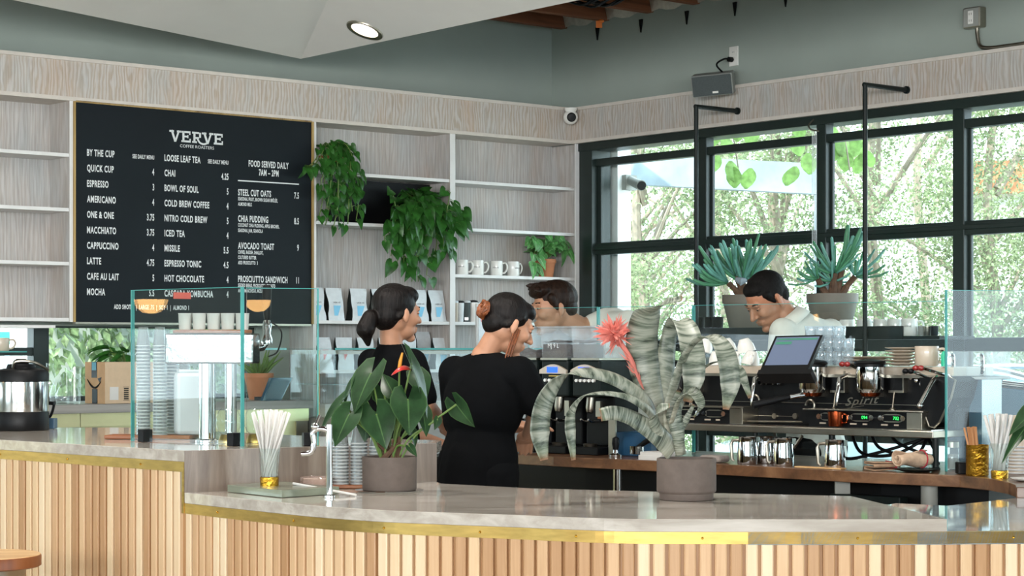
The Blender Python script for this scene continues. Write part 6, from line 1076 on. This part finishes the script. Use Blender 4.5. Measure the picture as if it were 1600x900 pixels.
# ================================================================== hanging shelf before the window
ys = -.34; zsb = RF.hit(1250, 526, ys)[1]; zst = RF.hit(1250, 511, ys)[1]; sx0, sx1, sx2 = RF.hx(1050, ys), RF.hx(1411, ys), RF.hx(1468, ys)
t = in_frame(thing('hanging_window_shelf', 'black shelf hung on two black poles across the window', 'shelf', (0, 0, 0)), RF)
MB().box(sx0, sx2, ys, ys+.30, zsb-.018, zsb).build('shelf_board', Mt['dark'], t); MB().box(sx0, sx1, ys-.008, ys+.004, zsb-.018, zst).build('front_lip', Mt['dark'], t)
for px, py, apx, apy in ((1097, 167, 1134, 170), (1361, 133, 1396, 138)):
    x, z = RF.hit(px, py, ys+.03); MB().tube([(x, ys-.02, .5), (x, ys-.02, z)], .0135, 12).build('pole', Mt['dark'], t, smooth=True); MB().tube([(x, ys-.03, z-.002), (x, -.012, z-.002)], .0135, 12).lathe([(.022, 0), (.022, .012)], 16, Matrix.Translation((x, -.001, z-.002)) @ Matrix.Rotation(PI/2, 4, 'X')).build('arm', Mt['dark'], t, smooth=True)
for i, (px, h, lab, ang) in enumerate(((1324, 1, 'white mug nearest the second succulent pot on the window shelf', 3.6), (1351, 1, 'white mug second from the succulent pot on the window shelf', -.3), (1377, 1, 'white mug third from the succulent pot on the window shelf', -.2), (1399, 1, 'white mug fourth from the succulent pot on the window shelf', 2.5), (1421, 1, 'white mug standing in front at the open end of the window shelf', -.25))):
    yy = ys+.10 if i < 4 else ys+.05; t = thing('coffee_mug', lab, 'mug', RF.w(RF.hx(px, yy), yy, zsb+.001), RF.a+.6, 'mugs on the hanging window shelf'); mug_parts(t, .044, .093, 'ceramic', True, ang-RF.a-.6)
for i, px in enumerate((1440, 1449, 1460)):
    o = MB().lathe([(.018, 0), (.02, .003), (.022, .052), (.001, .054)], 20).build('black_canister', Mt[('greyplas', 'satin', 'black')[i]], None, smooth=True); o.location = RF.w(RF.hx(px, ys+.07), ys+.07, zsb+.001); tag(o, 'small %s canister at the right end of the window shelf' % ('grey', 'steel', 'black')[i], 'canister', 'canisters on the window shelf')
for i, (px, w_) in enumerate(((1092, .034), (1108, .03), (1121, .036))):
    o = MB().lathe([(w_*.85, 0), (w_*.9, .004), (w_, .075+.045), (w_*1.05, .122), (.001, .124)], 22).build('black_tumbler', Mt['black'], None, smooth=True); o.location = RF.w(RF.hx(px, ys+.12), ys+.12, zsb+.001); tag(o, 'black tumbler left of the first succulent pot, %s from left' % ORD[i], 'tumbler', 'black tumblers on the window shelf')
def succulent(px0, px1, pyt, lab, spec, seed, m, dead=False):
    yc = ys+.13; c = RF.hx((px0+px1)/2, yc); rt = (RF.hx(px1, yc)-RF.hx(px0, yc))/2*.80; zp = RF.hit((px0+px1)/2, pyt, yc)[1]-zsb-.001
    base = RF.w(c, yc, zsb+.001); rt = (px1-px0)/2/F*base.y
    t = thing('potted_succulent', lab, 'plant', base, 0, 'succulents on the window shelf'); MB().lathe([(rt*.62, 0), (rt*.66, .006), (rt*.95, zp-.05), (rt*.99, zp-.05), (rt, zp), (rt*.93, zp), (rt*.9, zp-.03)], 40).build('pot', Mt['planter'], t, smooth=True); MB().lathe([(rt*.92, zp-.028), (.001, zp-.015)], 24).build('soil', Mt['soil'], t)
    r = random.Random(seed); f = [MB(), MB()]; tk = MB(); Y = base.y
    for (hx_, hy_, n, a0, a1, L0, L1, rad) in spec:       # rosette heads: pixel of the head, leaf count, fan angles (deg, 0 = up, + right), lengths m
        hd = P(hx_, hy_, Y)-base; tk.tube(bez([(hd.x*.3, 0, zp-.02), (hd.x*.7, r.uniform(-.02, .02), (zp+hd.z)*.5), hd], 4), [.022]*4+[.017]*5, 8)
        for k in range(n):
            a = math.radians(a0+(a1-a0)*(k+r.uniform(-.4, .4))/max(1, n-1)); el = r.uniform(-.75, .6); L = r.uniform(L0, L1); d = Vector((math.sin(a)*math.cos(el), math.sin(el), math.cos(a)*math.cos(el))); up_ = Vector((0, 0, 1))
            bend = up_*L*.22*abs(math.sin(a)); p1 = hd+d*L*.35; p2 = hd+d*L*.72+bend*.35; p3 = hd+d*L*.97+bend; R = rad*r.uniform(.85, 1.15); f[r.random() < .42].tube([hd+d*.008, p1, p2, p3, p3+(p3-p2)*.14], [R*.62, R, R*1.05, R*.8, R*.12], 8)
    tk.build('stems', Mt['trunk'], t, smooth=True); f[0].build('foliage', Mt[m[0]], t, smooth='all'); f[1].build('foliage', Mt[m[1]], t, smooth='all')
    if dead: MB().tube([P(1150, 436, Y-.12)-base, P(1158, 440, Y-.14)-base, P(1166, 438, Y-.13)-base], [.012, .026, .012], 8).build('pale_leaf', Mt['beamblue'], t, smooth=True)
    return t
succulent(1128, 1212, 461, 'bushy blue-green succulent in a taupe pot behind the person in the white shirt', [(1160, 442, 24, -60, 52, .14, .29, .0105), (1138, 442, 17, -100, -35, .14, .26, .0105), (1172, 436, 14, -25, 50, .12, .26, .0105), (1150, 432, 9, -50, 10, .14, .24, .010)], 3, ('succ', 'succ2'), True)
succulent(1260, 1341, 459, 'spidery blue-green succulent in a taupe pot right of the person in the white shirt', [(1304, 428, 15, -75, 60, .12, .22, .0088), (1278, 436, 14, -115, 15, .08, .19, .007), (1336, 432, 14, -30, 105, .09, .22, .0075), (1318, 414, 5, 5, 38, .15, .24, .0135), (1300, 440, 12, -110, 110, .08, .14, .007)], 4, ('succ', 'succ2'))
# pull cords beside the second mullion
xk, zk = RF.hit(1268, 200, -.02); t = in_frame(thing('blind_pull_cords', 'thin white pull cords on a curved hook beside the second mullion', 'cords', (0, 0, 0)), RF); c = MB()
for k in range(4): c.tube([(xk-.012+.011*k, -.0, zk), (xk-.012+.011*k, .0, zk-.85)], .0018, 5)
c.build('cords', Mt['bag'], t); MB().tube(bez([(xk-.02, .03, zk+.06), (xk-.02, -.02, zk+.02), (xk+.0, -.025, zk-.01), (xk+.04, .0, zk-.02)], 5), .005, 8).build('hook', Mt['satin'], t, smooth=True)
# ================================================================== people
def capsule(mb, a, ra, b, rb, seg=14):
    a, b = Vector(a), Vector(b); d = b-a; L = d.length
    if L < 1e-6: return mb.ball(a, ra, seg, 8)
    q = d.to_track_quat('Z', 'Y').to_matrix().to_4x4(); prof = []
    for k in range(5): t = -PI/2+PI/2*k/4; prof.append((max(1e-4, ra*math.cos(t)), ra*math.sin(t)))
    for k in range(5): t = PI/2*k/4; prof.append((max(1e-4, rb*math.cos(t)), L+rb*math.sin(t)))
    return mb.lathe(prof, seg, Matrix.Translation(a) @ q)
def solid(name, mb, m, parent, voxel=.006, it=4, fac=.5):   # one continuous skin over the limb volumes
    o = mb.build(name, m, None); r = o.modifiers.new('r', 'REMESH'); r.mode = 'VOXEL'; r.voxel_size = voxel; s = o.modifiers.new('s', 'SMOOTH'); s.iterations = it; s.factor = fac
    dg = bpy.context.evaluated_depsgraph_get(); me = bpy.data.meshes.new_from_object(o.evaluated_get(dg)); o.modifiers.clear(); old = o.data; o.data = me; bpy.data.meshes.remove(old)
    for p in me.polygons: p.use_smooth = True
    me.name = name; o.parent = parent; return o
def ball(mb, c, r, M=None): return mb.ball(c, r, 18, 12, M)
HP = [('e', (-.012, 0, .032), (.096, .074, .086)), ('e', (.034, 0, -.012), (.054, .061, .072)), ('e', (.03, 0, -.066), (.054, .05, .044)), ('e', (.070, 0, -.100), (.022, .024, .018)), ('e', (-.02, 0, -.03), (.07, .062, .06)),
      ('c', (.086, 0, .014), .0085, (.111, 0, -.026), .0125), ('c', (.095, -.009, -.03), .0075, (.095, .009, -.03), .0075), ('c', (.080, -.034, .024), .0115, (.080, .034, .024), .0115), ('e', (.058, .034, -.022), (.03, .026, .026)), ('e', (.058, -.034, -.022), (.03, .026, .026)),
      ('c', (.086, -.018, -.058), .0075, (.086, .018, -.058), .0075), ('c', (.084, -.015, -.070), .0082, (.084, .015, -.070), .0082)]
def head_into(mb, M, fine=True):
    R = M.to_3x3().to_4x4()
    for p in HP:
        if p[0] == 'e': mb.ball(M @ Vector(p[1]), p[2], 20, 12, R)
        else: capsule(mb, M @ Vector(p[1]), p[2], M @ Vector(p[3]), p[4])
    for s in (-1, 1):
        E = R @ Matrix.Rotation(s*.35, 4, 'Z'); mb.ball(M @ Vector((-.008, s*.079, -.008)), (.017, .007, .031), 14, 9, E); mb.ball(M @ Vector((-.004, s*.076, -.03)), (.009, .006, .014), 10, 7, E)
def headM(c, face, pitch, roll=0, s=1.0):           # face: horizontal facing direction
    yaw = math.atan2(face[1], face[0]); return Matrix.Translation(c) @ Matrix.Rotation(yaw, 4, 'Z') @ Matrix.Rotation(pitch, 4, 'Y') @ Matrix.Rotation(roll, 4, 'X') @ Matrix.Scale(s, 4)
def hand_into(mb, wrist, d, palm, curl=.5):         # d: finger direction, palm: palm normal
    d = Vector(d).normalized(); n = Vector(palm); n = (n-d*n.dot(d)).normalized(); s = d.cross(n); w0 = Vector(wrist)
    capsule(mb, w0, .024, w0+d*.03, .028); mb.add(*boxish(w0+d*.055, d, s, n, .048, .041, .016))
    for k, (o, L) in enumerate(((-.031, .068), (-.010, .078), (.011, .073), (.031, .057))):
        p = w0+d*.095+s*o; dd = d
        for seg in (.45, .32, .25): dd = (dd*math.cos(curl*.55)+n*math.sin(curl*.55)).normalized(); q = p+dd*L*seg; capsule(mb, p, .0092-.001*(seg < .4), q, .0082-.001*(seg < .3), 10); p = q
    p = w0+d*.03-s*.032; dd = (d*.7-s*.65+n*.25).normalized()
    for L in (.038, .03): q = p+dd*L; capsule(mb, p, .0115, q, .0095, 10); p = q; dd = (dd+d*.3+n*.35).normalized()
def boxish(c, d, s, n, a, b, t):
    vs = []; 
    for k in range(12):
        q = 2*PI*k/12
        for z in (-1, -.6, .6, 1): vs.append(c+d*a*math.cos(q)*(1 if abs(z) < .9 else .8)+s*b*math.sin(q)*(1 if abs(z) < .9 else .8)+n*t*z)
    f = []
    for k in range(12):
        j = (k+1) % 12
        for z in range(3): f.append((k*4+z, j*4+z, j*4+z+1, k*4+z+1))
    f.append(tuple(k*4 for k in range(11, -1, -1))); f.append(tuple(k*4+3 for k in range(12))); return vs, f
def person(lab, origin, J, head, face, pitch, roll, skin, top, topname, hairfn, hs=1.0, sleeve='short', neckline=.0, collar=False, bulk=1.0):
    O = Vector((origin[0], origin[1], 0)); t = thing('person', lab, 'person', O); V = lambda p: Vector(p)-O; J = {k: V(p) for k, p in J.items()}; M = headM(V(head), face, pitch, roll, hs)
    sk = MB(); head_into(sk, M); nb = J['neck']; nr = .052 if hs > 1 else .045; capsule(sk, M @ Vector((-.035, 0, -.045)), nr*hs, nb, (nr+.005)*hs)
    ch = (J['shL']+J['shR'])/2; hip = (J['hipL']+J['hipR'])/2; ax = (J['shR']-J['shL']).normalized(); mid = ch.lerp(hip, .55)
    capsule(sk, nb, .055, ch, .06); capsule(sk, ch+Vector((0, 0, -.06)), .09, mid, .085); capsule(sk, mid, .085, hip, .09); capsule(sk, J['shL'], .05, J['shR'], .05)
    for s in 'LR':
        capsule(sk, J['sh'+s], .05, J['el'+s], .038); capsule(sk, J['el'+s], .038, J['wr'+s], .026); d = (J['wr'+s]-J['el'+s]).normalized(); pn = Vector((0, 0, -1)) if abs(d.z) < .75 else ax*(1 if s == 'L' else -1)
        hand_into(sk, J['wr'+s], d, pn, .55); capsule(sk, J['hip'+s], .085, J['kn'+s], .055); capsule(sk, J['kn'+s], .054, J['an'+s], .036); capsule(sk, J['an'+s], .036, J['an'+s]+Vector((0, 0, -.03)), .035)
    body = solid('body', sk, Mt[skin], t, .0052, 3)
    # clothes follow the body
    c = MB(); b = bulk
    down = (hip-ch).normalized(); fwd = ax.cross(down).normalized()
    R = Matrix((ax, fwd, -down)).transposed().to_4x4()
    c.ball(ch+down*.12, (.175*b, .118*b, .20), 24, 14, R); c.ball(ch+down*.33, (.155*b, .112*b, .2), 24, 14, R); c.ball(hip-down*.02, (.168*b, .12*b, .2), 24, 14, R); capsule(c, hip-down*.02, .14*b, hip+down*.12, .15*b)
    capsule(c, J['shL']-Vector((0, 0, .008)), .066*b, J['shR']-Vector((0, 0, .008)), .066*b); capsule(c, ch+(nb-ch)*.2, .085, ch+down*.06, .11*b)
    for s in 'LR': capsule(c, ch+(nb-ch)*.25, .075*b, J['sh'+s]+Vector((0, 0, -.012)), .062*b)
    if neckline: capsule(c, ch+(nb-ch)*.55, .07, ch+(nb-ch)*.2, .085)
    for s in 'LR':
        e = J['el'+s]; sh = J['sh'+s]; k = .78 if sleeve == 'short' else 1.0; capsule(c, sh, .066*b, sh.lerp(e, k), .06*b)
        if sleeve == 'long': capsule(c, e, .056*b, e.lerp(J['wr'+s], .88), .040*b)
    solid(topname, c, Mt[top], t, .007, 12, .6)
    if collar:
        k = MB(); nd = (M @ Vector((-.03, 0, -.05)) - nb).normalized(); q = nd.to_track_quat('Z', 'Y').to_matrix().to_4x4(); k.lathe([(.074, -.02), (.071, .012), (.069, .034), (.074, .036), (.096, .004), (.104, -.02)], 28, Matrix.Translation(nb) @ q, cap0=False, cap1=False); k.build('collar', Mt[top], t, smooth='all', thick=.003)
    p = MB(); p.ball(hip+Vector((0, 0, -.03)), (.165, .125, .13), 20, 12, R)
    for s in 'LR': capsule(p, J['hip'+s], .098, J['kn'+s], .07); capsule(p, J['kn'+s], .068, J['an'+s]+Vector((0, 0, .02)), .055)
    solid('trousers', p, Mt['jeans'], t, .009, 4)
    ff = Vector((face[0], face[1], 0)).normalized()
    for s in 'LR': f = MB(); a = J['an'+s]; capsule(f, Vector((a.x, a.y, .05)), .045, Vector((a.x, a.y, .04))+ff*.14, .038); solid('shoe', f, Mt['black'], t, .008, 3)
    hairfn(t, M)
    for s in (-1, 1):
        e = MB(); capsule(e, M @ Vector((.089, s*.02, .031)), .0035, M @ Vector((.080, s*.045, .031)), .003, 8); e.build('eyebrow', Mt['hair'], t, smooth=True)
        e = MB().ball(M @ Vector((.0795, s*.031, .008)), (.008, .011, .006), 12, 8, M.to_3x3().to_4x4()); e.build('eye', Mt[skin], t, smooth=True); e = MB().ball(M @ Vector((.0865, s*.031, .005)), (.0022, .005, .004), 10, 6, M.to_3x3().to_4x4()); e.build('iris', Mt['hair'], t, smooth=True)
    return t
def hp(mb, M, c, r, rot=None):
    R = M.to_3x3().to_4x4(); R = R @ rot if rot is not None else R; return mb.ball(M @ Vector(c), r, 20, 12, R)
def hair_pony(t, M):
    h = MB(); hp(h, M, (-.022, 0, .04), (.100, .083, .089)); hp(h, M, (-.055, 0, -.005), (.062, .072, .075)); hp(h, M, (.035, 0, .078), (.055, .066, .042)); capsule(h, M @ Vector((.015, .068, .035)), .011, M @ Vector((-.035, .068, -.015)), .015); capsule(h, M @ Vector((.015, -.068, .035)), .011, M @ Vector((-.035, -.068, -.015)), .015)
    capsule(h, M @ Vector((-.095, 0, -.02)), .026, M @ Vector((-.135, 0, -.025)), .03); capsule(h, M @ Vector((-.135, 0, -.025)), .034, M @ Vector((-.155, 0, -.075)), .04); capsule(h, M @ Vector((-.155, 0, -.075)), .038, M @ Vector((-.140, 0, -.135)), .012)
    solid('hair', h, Mt['hair'], t, .005, 3); MB().lathe([(.02, -.008), (.03, 0), (.02, .008)], 16, Matrix.Translation(M @ Vector((-.108, 0, -.022))) @ Vector((M.to_3x3() @ Vector((-1, 0, 0)))).to_track_quat('Z', 'Y').to_matrix().to_4x4()).build('hair_tie', Mt['black'], t, smooth=True)
def hair_bun(t, M):
    h = MB(); hp(h, M, (-.024, 0, .038), (.100, .082, .088)); hp(h, M, (-.06, 0, -.01), (.055, .066, .06)); hp(h, M, (.03, 0, .072), (.056, .066, .042)); capsule(h, M @ Vector((.017, -.068, .035)), .011, M @ Vector((-.035, -.067, -.015)), .015); capsule(h, M @ Vector((.017, .068, .035)), .011, M @ Vector((-.035, .067, -.015)), .015)
    solid('hair', h, Mt['hair'], t, .005, 3)
    b = MB(); r = random.Random(4); c0 = Vector((-.128, 0, .012))
    for k in range(16):
        a0 = r.uniform(0, 6.28); pts = []
        for q in range(9):
            a = a0+q*.62; rr = .026*r.uniform(.8, 1.15); pts.append(M @ (c0+Vector((.012*math.sin(q*1.3+k), rr*math.cos(a), rr*math.sin(a)*1.15)))); 
        b.tube(pts, .0075, 7)
    b.build('hair_bun', Mt['bun'], t, smooth=True)
    s = MB()
    for y, dx in ((-.07, .0), (-.074, -.012), (-.066, .012)): s.tube(bez([M @ Vector((.012+dx, y, -.01)), M @ Vector((.014+dx, y*1.05, -.06)), M @ Vector((.02+dx, y*.98, -.115)), M @ Vector((.024+dx, y*.95, -.14))], 5), [.0045]*8+[.004]*4+[.003]*3+[.0015], 6)
    s.build('loose_strands', Mt['bun'], t, smooth=True)
def hair_quiff(t, M):
    h = MB(); hp(h, M, (-.022, 0, .045), (.102, .081, .086)); hp(h, M, (-.06, 0, .0), (.056, .068, .062)); hp(h, M, (.045, 0, .088), (.058, .066, .036)); hp(h, M, (.072, 0, .078), (.034, .058, .026))
    for s in (-1, 1): capsule(h, M @ Vector((.03, s*.068, .05)), .02, M @ Vector((.008, s*.073, .0)), .011)
    r = random.Random(2)
    for k in range(26): a = r.uniform(-1, 1); c = Vector((r.uniform(-.05, .09), a*.055, .118-.03*a*a-.2*max(0, r.uniform(0, .04)))); capsule(h, M @ c, .013, M @ (c+Vector((.022, .004*a, .006))), .007, 8)
    solid('hair', h, Mt['hair2'], t, .0045, 2)
def hair_crop(t, M):
    h = MB(); hp(h, M, (-.019, 0, .040), (.098, .0775, .085)); hp(h, M, (-.058, 0, -.004), (.052, .064, .062)); hp(h, M, (.024, 0, .078), (.052, .060, .034))
    for s in (-1, 1): capsule(h, M @ Vector((.028, s*.066, .045)), .016, M @ Vector((.012, s*.0715, .0)), .009)
    solid('hair', h, Mt['blackhair'], t, .0045, 3)
def legs(hip, ax, w=.09):
    L, R = Vector(hip)-ax*w, Vector(hip)+ax*w; return dict(hipL=L, hipR=R, knL=Vector((L.x, L.y, .5)), knR=Vector((R.x, R.y, .5)), anL=Vector((L.x, L.y, .09)), anR=Vector((R.x, R.y, .09)))
# left worker with ponytail
Y = 8.35; ax = Vector((.62, -.78, 0)); nk = P(612, 547, Y); sh = nk+Vector((.0, .0, -.052)); hip = Vector((nk.x+.0, Y+.02, .93))
J = dict(neck=nk, shL=sh-ax*.15, shR=sh+ax*.15, elL=sh-ax*.2+Vector((.1, .1, -.28)), wrL=sh-ax*.12+Vector((.3, .1, -.36)), elR=P(668, 636, Y-.13), wrR=P(694, 664, Y+.02), **legs(hip, ax))
person('person in a black shirt with a dark ponytail, standing behind the anthurium', (nk.x, Y), J, P(621, 490, Y), (.76, .56), .05, 0, 'skin', 'tee', 'shirt', hair_pony, .98, neckline=1, bulk=.92)
# middle worker with bun, looking down
Y = 7.95; ax = Vector((.80, -.60, 0)); nk = P(757, 558, Y); sh = nk+Vector((.01, -.0, -.062)); hip = Vector((nk.x-.03, Y+.0, .92))
J = dict(neck=nk, shL=sh-ax*.16, shR=sh+ax*.16, elL=sh-ax*.21+Vector((.05, .16, -.26)), wrL=P(800, 668, Y+.32), elR=P(842, 640, Y-.10), wrR=P(826, 676, Y+.14), **legs(hip, ax))
person('person in a loose black shirt with an auburn hair bun, head bent down', (nk.x, Y), J, P(796, 508, Y-.01), (.90, .36), .42, 0, 'skin', 'tee', 'shirt', hair_bun, .98, bulk=1.06)
# man behind the grinders
Y = 10.32; ax = Vector((-.40, .92, 0)); nk = P(906, 514, Y+.04); sh = P(958, 504, Y+.08); hip = Vector((nk.x+.34, Y+.2, .98))
J = dict(neck=nk, shL=sh+ax*.17*-1, shR=sh+ax*.17, elL=sh-ax*.19+Vector((-.05, .08, -.28)), wrL=sh-ax*.1+Vector((-.28, .12, -.3)), elR=sh+ax*.2+Vector((-.03, 0, -.3)), wrR=sh+ax*.08+Vector((-.26, 0, -.3)), **legs(hip, ax))
person('man with swept brown hair and pale shirt behind the coffee grinders', (nk.x, Y), J, P(864, 482, Y), (-.93, -.36), .10, 0, 'skin', 'shirt', 'shirt', hair_quiff, 1.13, neckline=1, bulk=.98)
# man in white shirt
Y = 9.42; ax = Vector((.72, .69, 0)); nk = P(1234, 503, Y+.03); sh = nk+Vector((.085, .03, -.045)); hip = Vector((nk.x+.14, Y+.14, .94))
J = dict(neck=nk, shL=sh-ax*.18, shR=sh+ax*.18, elL=sh-ax*.2+Vector((-.03, -.12, -.28)), wrL=P(1172, 605, Y-.10), elR=sh+ax*.2+Vector((.03, -.1, -.28)), wrR=P(1235, 605, Y-.15), **legs(hip, ax))
person('man with short black hair in a white shirt, head bowed before the window', (nk.x, Y), J, P(1198, 469, Y), (-.84, -.48), .62, 0, 'skin2', 'shirt', 'shirt', hair_crop, 1.08, sleeve='long', collar=True, bulk=1.0)
